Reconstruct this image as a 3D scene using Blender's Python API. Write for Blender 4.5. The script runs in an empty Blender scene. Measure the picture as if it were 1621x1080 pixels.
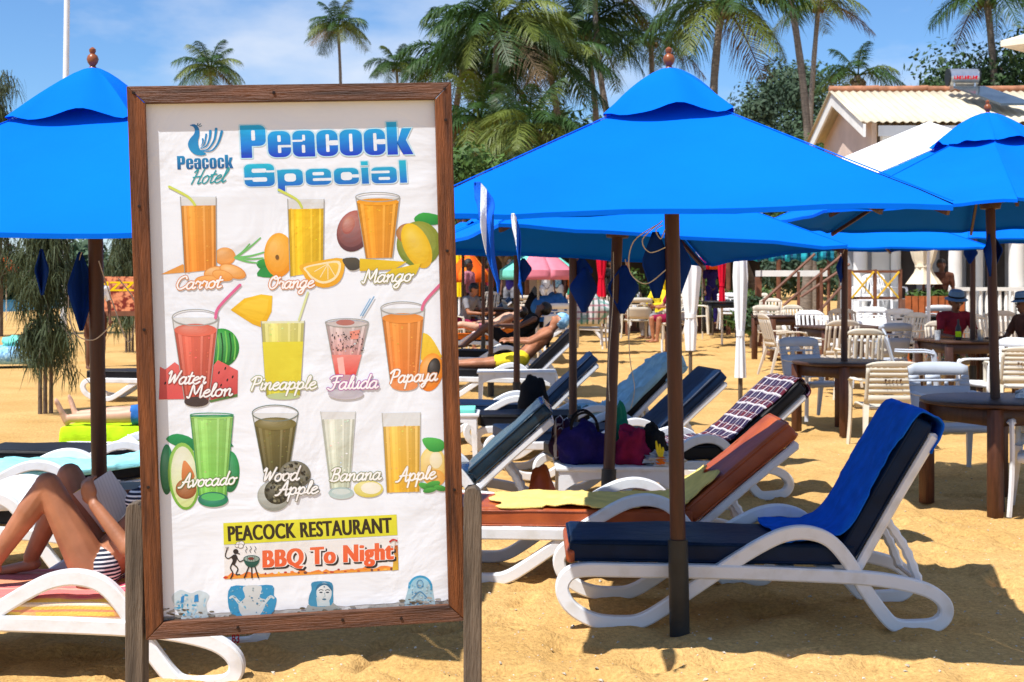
import bpy, bmesh, math, random
import numpy as np
from mathutils import Vector, Matrix, noise, geometry
random.seed(7); np.random.seed(7)
sc = bpy.context.scene
C = sc.collection
R = math.radians
# ------------------------------------------------------------------ camera, sky, sun, exposure
CAMZ = 1.62; FPX = 2251.0; CX = 810.5; HOR = 440.0
cd = bpy.data.cameras.new('camera'); cam = bpy.data.objects.new('camera', cd); C.objects.link(cam)
cam.location = (0, 0, CAMZ); cam.rotation_euler = (R(90), 0, 0)
cd.sensor_width = 36; cd.lens = FPX / 1621 * 36; cd.shift_y = -(540 - HOR) / 1621
cd.clip_start = .1; cd.clip_end = 3000
cd.dof.use_dof = True; cd.dof.focus_distance = 4.9; cd.dof.aperture_fstop = 11
sc.camera = cam
SUN = Vector((.76, .73, -1.87)).normalized()
sl = bpy.data.lights.new('sun', 'SUN'); so = bpy.data.objects.new('sun', sl); C.objects.link(so)
sl.energy = 4.2; sl.angle = R(.5); sl.color = (1, .975, .93)
so.rotation_euler = SUN.to_track_quat('-Z', 'Y').to_euler(); so.location = (-4, -4, 12)
w = bpy.data.worlds.new('World'); sc.world = w; w.use_nodes = True
nt = w.node_tree; nt.nodes.clear()
def wn(t, **k):
    n = nt.nodes.new(t)
    for a, b in k.items(): setattr(n, a, b)
    return n
sky = wn('ShaderNodeTexSky', sky_type='NISHITA', sun_disc=False)
sky.sun_elevation = math.asin(-SUN.z); sky.sun_rotation = math.atan2(-SUN.x, -SUN.y)
sky.air_density = 1.0; sky.dust_density = 0.0; sky.ozone_density = 3.0
tc = wn('ShaderNodeTexCoord'); mp = wn('ShaderNodeMapping'); mp.inputs['Scale'].default_value = (1, 1, 2.6); mp.inputs['Location'].default_value = (3.3, 1.2, .9)
n1 = wn('ShaderNodeTexNoise'); n1.inputs['Scale'].default_value = 4.2; n1.inputs['Detail'].default_value = 7; n1.inputs['Roughness'].default_value = .52
rp = wn('ShaderNodeValToRGB'); rp.color_ramp.elements[0].position = .44; rp.color_ramp.elements[1].position = .66
rp.color_ramp.elements[1].color = (.82, .82, .82, 1)
mx = wn('ShaderNodeMix', data_type='RGBA'); mx.inputs[7].default_value = (7.2, 7.7, 8.6, 1)
bg = wn('ShaderNodeBackground'); bg.inputs[1].default_value = .072; wo = wn('ShaderNodeOutputWorld')
L = nt.links.new
L(tc.outputs['Generated'], mp.inputs[0]); L(mp.outputs[0], n1.inputs[0]); L(n1.outputs[0], rp.inputs[0])
tn = wn('ShaderNodeMix', data_type='RGBA', blend_type='MULTIPLY'); tn.inputs[0].default_value = 1; tn.inputs[7].default_value = (.70, .96, 1.26, 1)
L(sky.outputs[0], tn.inputs[6]); L(rp.outputs[0], mx.inputs[0]); L(tn.outputs[2], mx.inputs[6]); L(mx.outputs[2], bg.inputs[0]); L(bg.outputs[0], wo.inputs[0])
sc.render.engine = 'CYCLES'
sc.view_settings.view_transform = 'Standard'; sc.view_settings.look = 'None'
sc.view_settings.exposure = 0.72; sc.view_settings.gamma = 1
sc.render.resolution_x = 1024; sc.render.resolution_y = 682

# ------------------------------------------------------------------ helpers
def P(px, py, d): return Vector(((px - CX) * d / FPX, d, CAMZ - (py - HOR) * d / FPX))
def X(px, d): return (px - CX) * d / FPX
def Z(py, d): return CAMZ - (py - HOR) * d / FPX
def lin(c, k=1.0):
    f = lambda v: (v / 12.92 if v <= .04045 else ((v + .055) / 1.055) ** 2.4)
    return tuple(f(v / 255.0) * k for v in c)
MATS = {}
def mat(name, col, rough=.6, var=.12, s=6, bump=0.0, bs=60, spec=.4, metal=0, tr=0, col2=None, st=(1, 1, 1), coat=0, sss=0, wave=None, lo=.3, hi=.7):
    m = bpy.data.materials.new(name); m.use_nodes = True; MATS[name] = m
    t = m.node_tree; N = t.nodes; K = t.links.new; b = N['Principled BSDF']; out = N['Material Output']
    b.inputs['Roughness'].default_value = rough; b.inputs['Specular IOR Level'].default_value = spec; b.inputs['Metallic'].default_value = metal
    b.inputs['Coat Weight'].default_value = coat
    if sss: b.inputs['Subsurface Weight'].default_value = sss; b.inputs['Subsurface Radius'].default_value = (.02, .008, .004)
    tcn = N.new('ShaderNodeTexCoord'); mpn = N.new('ShaderNodeMapping'); mpn.inputs['Scale'].default_value = st
    K(tcn.outputs['Object'], mpn.inputs[0])
    nz = N.new('ShaderNodeTexNoise'); nz.inputs['Scale'].default_value = s; nz.inputs['Detail'].default_value = 6; K(mpn.outputs[0], nz.inputs[0])
    rm = N.new('ShaderNodeMapRange'); rm.inputs[1].default_value = lo; rm.inputs[2].default_value = hi; K(nz.outputs[0], rm.inputs[0])
    mxn = N.new('ShaderNodeMix'); mxn.data_type = 'RGBA'; K(rm.outputs[0], mxn.inputs[0])
    c1 = [max(0, c * (1 - var)) for c in col]; c2 = [min(1, c * (1 + var)) for c in col] if col2 is None else list(col2)
    mxn.inputs[6].default_value = (*c1, 1); mxn.inputs[7].default_value = (*c2, 1)
    K(mxn.outputs[2], b.inputs['Base Color'])
    if bump:
        n2 = N.new('ShaderNodeTexNoise'); n2.inputs['Scale'].default_value = bs; n2.inputs['Detail'].default_value = 5; K(mpn.outputs[0], n2.inputs[0])
        bp = N.new('ShaderNodeBump'); bp.inputs['Strength'].default_value = bump; bp.inputs['Distance'].default_value = .02
        K(n2.outputs[0], bp.inputs['Height']); K(bp.outputs[0], b.inputs['Normal'])
    if tr:
        ts = N.new('ShaderNodeBsdfTranslucent'); K(mxn.outputs[2], ts.inputs[0]); ms = N.new('ShaderNodeMixShader'); ms.inputs[0].default_value = tr
        K(b.outputs[0], ms.inputs[1]); K(ts.outputs[0], ms.inputs[2]); K(ms.outputs[0], out.inputs[0])
    return m
class MB:
    def __init__(s): s.v = []; s.f = []; s.c = []
    def add(s, vs, fs, M=None, col=None):
        o = len(s.v)
        for p in vs:
            p = Vector(p); s.v.append(tuple(M @ p if M else p))
        s.f += [tuple(i + o for i in f) for f in fs]
        if col is not None: s.c += [col] * len(vs)
        return s
    def box(s, c, d, M=None, tz=1.0):
        x, y, z = d[0] / 2, d[1] / 2, d[2] / 2
        vs = []
        for k, kz in ((-1, tz), (1, 1)):
            for a, b in ((-1, -1), (1, -1), (1, 1), (-1, 1)): vs.append((c[0] + a * x * kz, c[1] + b * y * kz, c[2] + k * z))
        return s.add(vs, [(0, 3, 2, 1), (4, 5, 6, 7), (0, 1, 5, 4), (1, 2, 6, 5), (2, 3, 7, 6), (3, 0, 4, 7)], M)
    def tube(s, pts, rad, n=8, up=None, sc2=(1, 1), closed=False, sq=1.0, M=None):
        pts = [Vector(p) for p in pts]; m = len(pts); vs = []; pu = None
        rad = rad if hasattr(rad, '__len__') else [rad] * m
        for i, p in enumerate(pts):
            a = pts[(i - 1) % m] if (closed or i) else p; b = pts[(i + 1) % m] if (closed or i < m - 1) else p
            t = (b - a).normalized() if (b - a).length > 1e-9 else Vector((0, 0, 1))
            if up is not None: u = Vector(up)
            elif pu is not None: u = pu
            else: u = Vector((0, 0, 1)) if abs(t.z) < .9 else Vector((1, 0, 0))
            n1 = (u - t * u.dot(t)); n1 = n1.normalized() if n1.length > 1e-6 else Vector((1, 0, 0)); pu = n1; n2 = t.cross(n1)
            for k in range(n):
                an = 2 * math.pi * (k + .5) / n; ca, sa = math.cos(an), math.sin(an)
                if sq != 1.0: ca = math.copysign(abs(ca) ** sq, ca); sa = math.copysign(abs(sa) ** sq, sa)
                vs.append(p + n1 * (ca * rad[i] * sc2[0]) + n2 * (sa * rad[i] * sc2[1]))
        fs = []
        for i in range(m if closed else m - 1):
            j = (i + 1) % m
            for k in range(n): fs.append((i * n + k, i * n + (k + 1) % n, j * n + (k + 1) % n, j * n + k))
        if not closed: fs.append(tuple(range(n - 1, -1, -1))); fs.append(tuple((m - 1) * n + k for k in range(n)))
        return s.add(vs, fs, M)
    def lathe(s, prof, n=16, M=None, fold=0, nf=0):
        vs = []; m = len(prof)
        for r, z in prof:
            for k in range(n):
                a = 2 * math.pi * k / n; q = r * (1 + fold * math.cos(a * nf)) if fold else r
                vs.append((q * math.cos(a), q * math.sin(a), z))
        fs = [(i * n + k, i * n + (k + 1) % n, (i + 1) * n + (k + 1) % n, (i + 1) * n + k) for i in range(m - 1) for k in range(n)]
        fs.append(tuple(range(n - 1, -1, -1))); fs.append(tuple((m - 1) * n + k for k in range(n)))
        return s.add(vs, fs, M)
    def grid(s, fn, nu, nv, M=None):
        vs = [fn(i / nu, j / nv) for j in range(nv + 1) for i in range(nu + 1)]
        fs = [(j * (nu + 1) + i, j * (nu + 1) + i + 1, (j + 1) * (nu + 1) + i + 1, (j + 1) * (nu + 1) + i) for j in range(nv) for i in range(nu)]
        return s.add(vs, fs, M)
    def prism(s, poly, t, M=None):   # polygon in x,z ; thickness along y (0..t)
        n = len(poly)
        vs = [(x, 0, z) for x, z in poly] + [(x, t, z) for x, z in poly]
        fs = [tuple(range(n)), tuple(range(2 * n - 1, n - 1, -1))] + [((i + 1) % n, i, n + i, n + (i + 1) % n) for i in range(n)]
        return s.add(vs, fs, M)
    def sphere(s, c, r, nu=12, nv=8, M=None):
        r = r if hasattr(r, '__len__') else (r, r, r); vs = [(c[0], c[1], c[2] - r[2])]
        for j in range(1, nv):
            ph = -math.pi / 2 + math.pi * j / nv
            for i in range(nu):
                a = 2 * math.pi * i / nu; vs.append((c[0] + r[0] * math.cos(ph) * math.cos(a), c[1] + r[1] * math.cos(ph) * math.sin(a), c[2] + r[2] * math.sin(ph)))
        vs.append((c[0], c[1], c[2] + r[2])); e = len(vs) - 1
        fs = [(0, 1 + (i + 1) % nu, 1 + i) for i in range(nu)]
        for j in range(nv - 2):
            for i in range(nu): fs.append((1 + j * nu + i, 1 + j * nu + (i + 1) % nu, 1 + (j + 1) * nu + (i + 1) % nu, 1 + (j + 1) * nu + i))
        fs += [(e, 1 + (nv - 2) * nu + i, 1 + (nv - 2) * nu + (i + 1) % nu) for i in range(nu)]
        return s.add(vs, fs, M)
    def mesh(s, name='m', smooth=True, ang=40, fix=True):
        me = bpy.data.meshes.new(name); me.from_pydata(s.v, [], s.f)
        if fix:
            bm = bmesh.new(); bm.from_mesh(me); bmesh.ops.recalc_face_normals(bm, faces=bm.faces); bm.to_mesh(me); bm.free()
        if smooth:
            me.polygons.foreach_set('use_smooth', [True] * len(me.polygons)); me.set_sharp_from_angle(angle=R(ang))
        if s.c and len(s.c) == len(s.v):
            at = me.color_attributes.new('Col', 'FLOAT_COLOR', 'POINT'); at.data.foreach_set('color', [x for c in s.c for x in (*c[:3], 1)])
        return me
def put(name, me, m, parent=None, bevel=0, solid=0, seg=2):
    if isinstance(me, MB): me = me.mesh(name)
    o = bpy.data.objects.new(name, me); C.objects.link(o)
    if m is not None:
        if len(me.materials) == 0: me.materials.append(MATS[m] if isinstance(m, str) else m)
        else:
            o.material_slots[0].link = 'OBJECT'; o.material_slots[0].material = MATS[m] if isinstance(m, str) else m
    if parent is not None: o.parent = parent
    if solid: md = o.modifiers.new('solid', 'SOLIDIFY'); md.thickness = solid; md.offset = 0
    if bevel: md = o.modifiers.new('bevel', 'BEVEL'); md.width = bevel; md.segments = seg; md.limit_method = 'ANGLE'; md.angle_limit = R(50)
    return o
def tag(o, label, cat, group=None):
    o['label'] = label; o['category'] = cat
    if group: o['group'] = group
    return o
def thing(name, label, cat, loc=(0, 0, 0), rz=0, group=None, rx=0, ry=0):
    o = bpy.data.objects.new(name, None); C.objects.link(o); o.empty_display_size = .1
    o.location = loc; o.rotation_euler = (rx, ry, rz)
    return tag(o, label, cat, group)
def struct(o, kind='structure'): o['kind'] = kind; return o
def smoothpath(pts, k=6, closed=False):
    pts = [Vector(p) for p in pts]; n = len(pts); out = []
    for i in range(n if closed else n - 1):
        g = lambda j: pts[j % n] if closed else pts[max(0, min(n - 1, j))]
        a, b, c, d = g(i - 1), g(i), g(i + 1), g(i + 2)
        for q in range(k):
            t = q / k
            out.append(.5 * ((2 * b) + (c - a) * t + (2 * a - 5 * b + 4 * c - d) * t * t + (3 * b - a - 3 * c + d) * t ** 3))
    if not closed: out.append(pts[-1])
    return out
CACHE = {}
def cached(key, fn):
    if key not in CACHE: CACHE[key] = fn()
    return CACHE[key]
def nz(x, y=0, z=0): return noise.noise(Vector((x, y, z)))
def rot(rz=0, rx=0, ry=0): return Matrix.Rotation(rz, 4, 'Z') @ Matrix.Rotation(rx, 4, 'X') @ Matrix.Rotation(ry, 4, 'Y')
def T(x, y, z): return Matrix.Translation((x, y, z))

# ------------------------------------------------------------------ materials
mat('umbrella_blue', (.0005, .135, .74), .85, .07, 1.6, .12, 9, spec=.05)
mat('umbrella_blue_shade', (.004, .030, .19), .8, .12, 8, .2, 30, spec=.1)  # same blue cloth, with the shade under the canopy put into its colour
mat('pole_wood', (.062, .020, .009), .45, .35, 5, .15, 30, st=(6, 6, .6))
mat('finial_wood', (.23, .065, .02), .35, .25, 20)
mat('black_pipe', (.014, .016, .018), .45, .3, 9, .1, 40)
mat('white_plastic', (.76, .77, .79), .38, .03, 9, .05, 50, col2=(.56, .53, .47), lo=.52, hi=.86)
mat('cream_plastic', (.64, .58, .47), .45, .12, 4, .04, 50)
mat('tan_plastic', (.54, .47, .38), .5, .12, 4, .04, 50)
mat('shaded_plastic', (.44, .48, .55), .42, .08, 4)  # blue-grey of umbrella shade put into the chair colour
mat('navy_vinyl', (.003, .013, .040), .48, .35, 5, .25, 14, spec=.16)
mat('teal_vinyl', (.006, .022, .038), .26, .3, 5, .25, 14, spec=.5)
mat('brown_vinyl', (.38, .070, .018), .42, .3, 5, .25, 16, col2=(.48, .105, .024))
mat('dark_vinyl', (.008, .008, .010), .5, .3, 5, .2, 16, spec=.18)
mat('towel_blue', (.008, .115, .62), .95, .18, 14, .5, 160, spec=.05)
mat('towel_yellow', (.82, .63, .20), .95, .12, 12, .5, 160, spec=.05)
mat('towel_turq', (.30, .72, .76), .95, .15, 14, .5, 160, spec=.05)
mat('towel_white', (.80, .80, .82), .95, .08, 14, .5, 160, spec=.05)
mat('towel_pale', (.30, .52, .66), .95, .2, 10, .5, 160, spec=.05)
mat('towel_lime', (.42, .66, .015), .9, .15, 10, .4, 120, spec=.05)
mat('table_wood', (.055, .022, .012), .42, .3, 6, .15, 40, st=(1, 5, 1))
mat('leg_wood', (.085, .028, .012), .5, .35, 6, .15, 30, st=(6, 6, .8))
mat('grey_wood', (.12, .088, .06), .85, .45, 5, .5, 26, st=(9, 9, .7))
mat('frame_wood_v', (.14, .042, .014), .6, .65, 4, .5, 24, st=(14, 14, .9), col2=(.25, .078, .02))
mat('frame_wood_h', (.11, .038, .017), .6, .65, 4, .5, 24, st=(.9, 14, 14), col2=(.18, .068, .03))
mat('nail', (.03, .02, .018), .5, .2, 30, metal=.6)
mat('skin_tan', (.36, .145, .072), .48, .22, 9, .05, 80, spec=.35, sss=.06)
mat('skin_dark', (.14, .06, .035), .5, .15, 7, spec=.35)
mat('skin_pale', (.58, .33, .22), .5, .1, 7, spec=.35)
mat('hair_dark', (.012, .009, .008), .5, .4, 40, .5, 60)
mat('cloth_red', (.22, .018, .03), .9, .2, 12, .3, 60, spec=.1)
mat('cloth_pink', (.52, .19, .24), .9, .2, 12, .3, 60, spec=.1)
mat('cloth_white', (.75, .75, .76), .9, .08, 12, .3, 60, spec=.1)
mat('cloth_black', (.012, .012, .014), .9, .2, 12, .3, 60, spec=.1)
mat('cloth_grey', (.23, .22, .23), .9, .2, 12, .3, 60, spec=.1)
mat('cloth_purple', (.014, .008, .085), .8, .35, 9, .5, 25, spec=.15)
mat('cloth_magenta', (.24, .012, .05), .85, .3, 9, .4, 25, spec=.1)
mat('cloth_green', (.012, .16, .10), .85, .3, 9, .4, 25, spec=.1)
mat('cloth_yellow', (.80, .60, .03), .85, .2, 9, .3, 25, spec=.1)
mat('cloth_orange', (.75, .17, .015), .85, .2, 9, .3, 25, spec=.1)
mat('cloth_skyblue', (.10, .36, .75), .85, .35, 22, .3, 40, spec=.1, col2=(.45, .75, .9))
mat('cloth_blue', (.03, .14, .42), .85, .3, 9, .3, 25, spec=.1)
mat('cloth_brown', (.10, .04, .025), .85, .3, 9, .3, 25, spec=.1)
mat('hat_blue', (.12, .22, .36), .8, .15, 30, .3, 90, spec=.1)
mat('clear_bag', (.45, .47, .5), .25, .3, 12, .6, 18, spec=.6)
mat('metal', (.6, .62, .65), .3, .1, 10, metal=.9)
mat('flagpole_white', (.75, .76, .78), .4, .05, 5)
mat('rope', (.55, .48, .38), .9, .2, 60)
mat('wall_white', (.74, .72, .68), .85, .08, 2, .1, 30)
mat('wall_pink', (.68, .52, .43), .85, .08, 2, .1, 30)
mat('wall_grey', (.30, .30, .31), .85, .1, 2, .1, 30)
mat('roof_sheet', (.60, .52, .38), .75, .14, 1.3, .15, 20, st=(3, 1, 1))
mat('tile_red', (.40, .17, .09), .8, .3, 5, .2, 20)
mat('solar_panel', (.05, .07, .09), .15, .3, 3, spec=.6)
mat('interior_shade', (.05, .04, .035), .9, .3, 2)  # shade of rooms and roofed spaces put into one dark colour
mat('thatch', (.16, .11, .06), .95, .4, 6, .6, 30)
mat('rail_brown', (.16, .06, .03), .6, .3, 6)
mat('rail_yellow', (.70, .42, .02), .6, .2, 6)
mat('planter_wood', (.38, .10, .025), .6, .3, 6, .2, 20)
mat('parasol_white', (.86, .86, .86), .85, .03, 3, tr=.1, spec=.1)
mat('parasol_cream', (.80, .70, .52), .9, .08, 3, .2, 20, tr=.08, spec=.1)
mat('parasol_red', (.62, .008, .03), .85, .1, 5, .2, 20, tr=.05, spec=.1)
mat('parasol_yellow', (.85, .58, .01), .85, .08, 5, .2, 20, tr=.08, spec=.1)
mat('parasol_orange', (.72, .10, .01), .85, .1, 5, tr=.08, spec=.1)
mat('parasol_pink', (.72, .22, .28), .85, .1, 5, tr=.12, spec=.1)
mat('parasol_teal', (.20, .68, .55), .85, .1, 5, tr=.12, spec=.1)
mat('frond_green', (.034, .078, .014), .5, .35, 2, tr=.25, spec=.35)
mat('frond_yellow', (.115, .145, .020), .5, .35, 2, tr=.25, spec=.35)
mat('frond_dry', (.13, .085, .04), .8, .3, 2, tr=.1)
mat('palm_trunk', (.19, .155, .125), .9, .4, 3, .5, 18, st=(2, 2, 8))
mat('bark', (.12, .085, .06), .9, .35, 5, .5, 20)
mat('leaf_dark', (.022, .060, .018), .6, .5, 1.2, tr=.2, col2=(.05, .11, .025))
mat('leaf_mid', (.05, .12, .02), .6, .4, 1.2, tr=.2, col2=(.11, .20, .035))
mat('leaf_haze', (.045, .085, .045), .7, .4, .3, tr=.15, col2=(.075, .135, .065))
mat('needle', (.05, .075, .03), .7, .35, 3, tr=.2, col2=(.085, .11, .045))
mat('sea_water', (.04, .16, .26), .15, .2, .1, .3, 2)
def stripes(name, base, rows, rough=.9, bump=.3):
    """cloth with woven stripes: rows of (axis, frequency, phase, duty, colour)"""
    m = bpy.data.materials.new(name); m.use_nodes = True; MATS[name] = m
    t = m.node_tree; N = t.nodes; K = t.links.new; b = N['Principled BSDF']; b.inputs['Roughness'].default_value = rough; b.inputs['Specular IOR Level'].default_value = .1
    tcn = N.new('ShaderNodeTexCoord'); sp = N.new('ShaderNodeSeparateXYZ'); K(tcn.outputs['Object'], sp.inputs[0])
    prev = None
    for ax, fr, ph, du, col in rows:
        mu = N.new('ShaderNodeMath'); mu.operation = 'MULTIPLY_ADD'; mu.inputs[1].default_value = fr; mu.inputs[2].default_value = ph; K(sp.outputs[ax], mu.inputs[0])
        fr_ = N.new('ShaderNodeMath'); fr_.operation = 'FRACT'; K(mu.outputs[0], fr_.inputs[0])
        lt = N.new('ShaderNodeMath'); lt.operation = 'LESS_THAN'; lt.inputs[1].default_value = du; K(fr_.outputs[0], lt.inputs[0])
        if len(col) == 4: sc_ = N.new('ShaderNodeMath'); sc_.operation = 'MULTIPLY'; sc_.inputs[1].default_value = col[3]; K(lt.outputs[0], sc_.inputs[0]); lt = sc_
        mi = N.new('ShaderNodeMix'); mi.data_type = 'RGBA'; K(lt.outputs[0], mi.inputs[0]); mi.inputs[7].default_value = (*col[:3], 1)
        if prev is None: mi.inputs[6].default_value = (*base, 1)
        else: K(prev, mi.inputs[6])
        prev = mi.outputs[2]
    K(prev, b.inputs['Base Color'])
    n2 = N.new('ShaderNodeTexNoise'); n2.inputs['Scale'].default_value = 120; K(tcn.outputs['Object'], n2.inputs[0])
    bp = N.new('ShaderNodeBump'); bp.inputs['Strength'].default_value = bump; bp.inputs['Distance'].default_value = .01; K(n2.outputs[0], bp.inputs['Height']); K(bp.outputs[0], b.inputs['Normal'])
W_ = (.62, .60, .62)
stripes('plaid', (.10, .016, .028), [(0, 9, 0, .4, (.02, .02, .06, .8)), (1, 9, .2, .4, (.02, .02, .06, .6)), (0, 9, .55, .09, (*W_, .8)), (1, 9, .72, .09, (*W_, .8)), (0, 18, .2, .07, (*W_, .5)), (1, 18, .3, .07, (*W_, .5))])
stripes('bikini', (.03, .035, .06), [(2, 60, 0, .42, (.75, .75, .78))], bump=.1)
stripes('towel_multi', (.70, .12, .20), [(1, 3.1, .1, .3, (.78, .50, .10)), (1, 3.1, .45, .15, (.75, .72, .55)), (1, 6.2, .72, .14, (.55, .05, .12)), (1, 25, 0, .25, (.70, .32, .18, .6)), (2, 38, .1, .34, (.66, .20, .16, .75)), (2, 17, .3, .25, (.78, .66, .50, .8))])
stripes('pattern_teal', (.015, .16, .24), [(0, 2.6, .1, .3, (.03, .42, .50)), (0, 5.1, .4, .16, (.02, .04, .12)), (2, 9, .2, .25, (.04, .30, .42, .6))])
stripes('paper_print', (.58, .58, .60), [(1, 150, 0, .35, (.36, .36, .39, .30))], bump=.05)
stripes('floral', (.62, .60, .58), [(0, 9, .1, .35, (.10, .16, .14)), (2, 8, .3, .3, (.30, .08, .12, .7)), (1, 7, .2, .3, (.05, .25, .2, .6))])

# ------------------------------------------------------------------ ground
def vnoise(x, y, seed):
    tb = np.random.RandomState(seed).rand(256, 256)
    xi = np.floor(x).astype(int); yi = np.floor(y).astype(int); fx = x - xi; fy = y - yi
    fx = fx * fx * (3 - 2 * fx); fy = fy * fy * (3 - 2 * fy)
    g = lambda a, b: tb[a & 255, b & 255]
    return (g(xi, yi) * (1 - fx) + g(xi + 1, yi) * fx) * (1 - fy) + (g(xi, yi + 1) * (1 - fx) + g(xi + 1, yi + 1) * fx) * fy
_r = random.Random(12); TRACKS = []
for _t in range(16):
    _x, _y, _a = _r.uniform(-2.0, 3.6), _r.uniform(4.9, 10), _r.uniform(0, 6.28)
    for _k in range(9): TRACKS.append((_x + math.cos(_a) * .33 * _k - math.sin(_a) * .08 * (-1) ** _k, _y + math.sin(_a) * .33 * _k + math.cos(_a) * .08 * (-1) ** _k, _a + _r.uniform(-.2, .2), _r.uniform(.85, 1.1)))
def gz(x, y):
    x = np.asarray(x, float); y = np.asarray(y, float)
    h = (vnoise(x * 3.3, y * 3.3, 1) - .5) * .037 + (vnoise(x * 7.5, y * 7.5, 2) - .5) * .030 + (vnoise(x * 19, y * 19, 3) - .5) * .009
    foot = vnoise(x * 5.2 + 9, y * 5.2, 5); h = h - np.clip(foot - .68, 0, 1) * .12
    for fx, fy, fa, fl in TRACKS:
        m_ = (abs(x - fx) < .4) & (abs(y - fy) < .4)
        if m_.any():
            dx, dy = x - fx, y - fy; a = dx * math.cos(fa) + dy * math.sin(fa); b_ = -dx * math.sin(fa) + dy * math.cos(fa); r2_ = (a / (.13 * fl)) ** 2 + (b_ / (.055 * fl)) ** 2; h = h + np.where(m_, -.042 * np.exp(-r2_ ** 1.5) + .016 * np.exp(-((np.sqrt(r2_) - 1.55) / .35) ** 2), 0)
    slope = np.clip(-x - 14, 0, None) * .03
    return h - .004 - slope
def axis(lo, hi, a, b, st, grow):
    m = list(np.arange(a, b, st)); s = st; p = b
    while p < hi: m.append(p); s *= grow; p += s
    m.append(hi); s = st; p = a - st; pre = []
    while p > lo: pre.append(p); s *= grow; p -= s
    return np.array([lo] + pre[::-1] + m)
gx = axis(-900, 900, -3.2, 4.6, .035, 1.13); gy = axis(-30, 1500, 4.6, 13, .035, 1.035)
XX, YY = np.meshgrid(gx, gy); ZZ = gz(XX, YY)
vs = np.stack([XX, YY, ZZ], -1).reshape(-1, 3); nx = len(gx); ny = len(gy)
ii = (np.arange(ny - 1)[:, None] * nx + np.arange(nx - 1)[None]).ravel()
me = bpy.data.meshes.new('ground'); me.from_pydata(vs.tolist(), [], np.stack([ii, ii + 1, ii + nx + 1, ii + nx], 1).tolist())
me.polygons.foreach_set('use_smooth', [True] * len(me.polygons))
m = mat('sand', (.65, .378, .125), .95, .16, .9, .6, 70, spec=.1, col2=(.69, .43, .165))
t = m.node_tree; N = t.nodes; K = t.links.new
mixs = [n for n in N if n.type == 'MIX'][0]; bs_ = N['Principled BSDF']; tcn = [n for n in N if n.type == 'TEX_COORD'][0]
fine = N.new('ShaderNodeTexNoise'); fine.inputs['Scale'].default_value = 42; fine.inputs['Detail'].default_value = 8; fine.inputs['Roughness'].default_value = .75; K(tcn.outputs['Object'], fine.inputs[0])
r2 = N.new('ShaderNodeMapRange'); r2.inputs[1].default_value = .35; r2.inputs[2].default_value = .68; r2.inputs[3].default_value = .62; r2.inputs[4].default_value = 1.14; K(fine.outputs[0], r2.inputs[0])
mv = N.new('ShaderNodeMix'); mv.data_type = 'RGBA'; mv.blend_type = 'MULTIPLY'; mv.inputs[0].default_value = 1; K(mixs.outputs[2], mv.inputs[6]); K(r2.outputs[0], mv.inputs[7]); K(mv.outputs[2], bs_.inputs['Base Color'])
ground = struct(put('ground', me, 'sand'))
b = MB(); b.grid(lambda u, v: (-1500 + u * 1480, -30 + v * 1600, -.55), 4, 4)
struct(put('sea', b, 'sea_water'))
# shell bits, grit and crumbs lying on the sand
b = MB(); rs = random.Random(3)
for i in range(2600):
    d = 5.2 + rs.random() ** 2 * 9; x = X(rs.uniform(150, 1640), d); z = float(gz(x, d)); s = rs.uniform(.002, .0065) if i % 14 else rs.uniform(.007, .013)
    a = rs.uniform(0, 6.28); M = T(x, d, z + s * .2) @ rot(a, rs.uniform(-.5, .5), rs.uniform(-.5, .5))
    b.add([(-s, -s * .6, 0), (s, -s * .5, 0), (s * .7, s * .7, 0), (-s * .6, s * .6, 0), (0, 0, s * .7)], [(0, 1, 4), (1, 2, 4), (2, 3, 4), (3, 0, 4), (3, 2, 1, 0)], M)
mat('shell_grit', (.5, .42, .3), .8, .4, 3, col2=(.72, .66, .55))
o = struct(put('shell_grit', b.mesh('shell_grit', smooth=False, fix=False), 'shell_grit'), 'stuff'); o['label'] = 'pale shell fragments and grit strewn on the sand'; o['category'] = 'shell grit'

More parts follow.
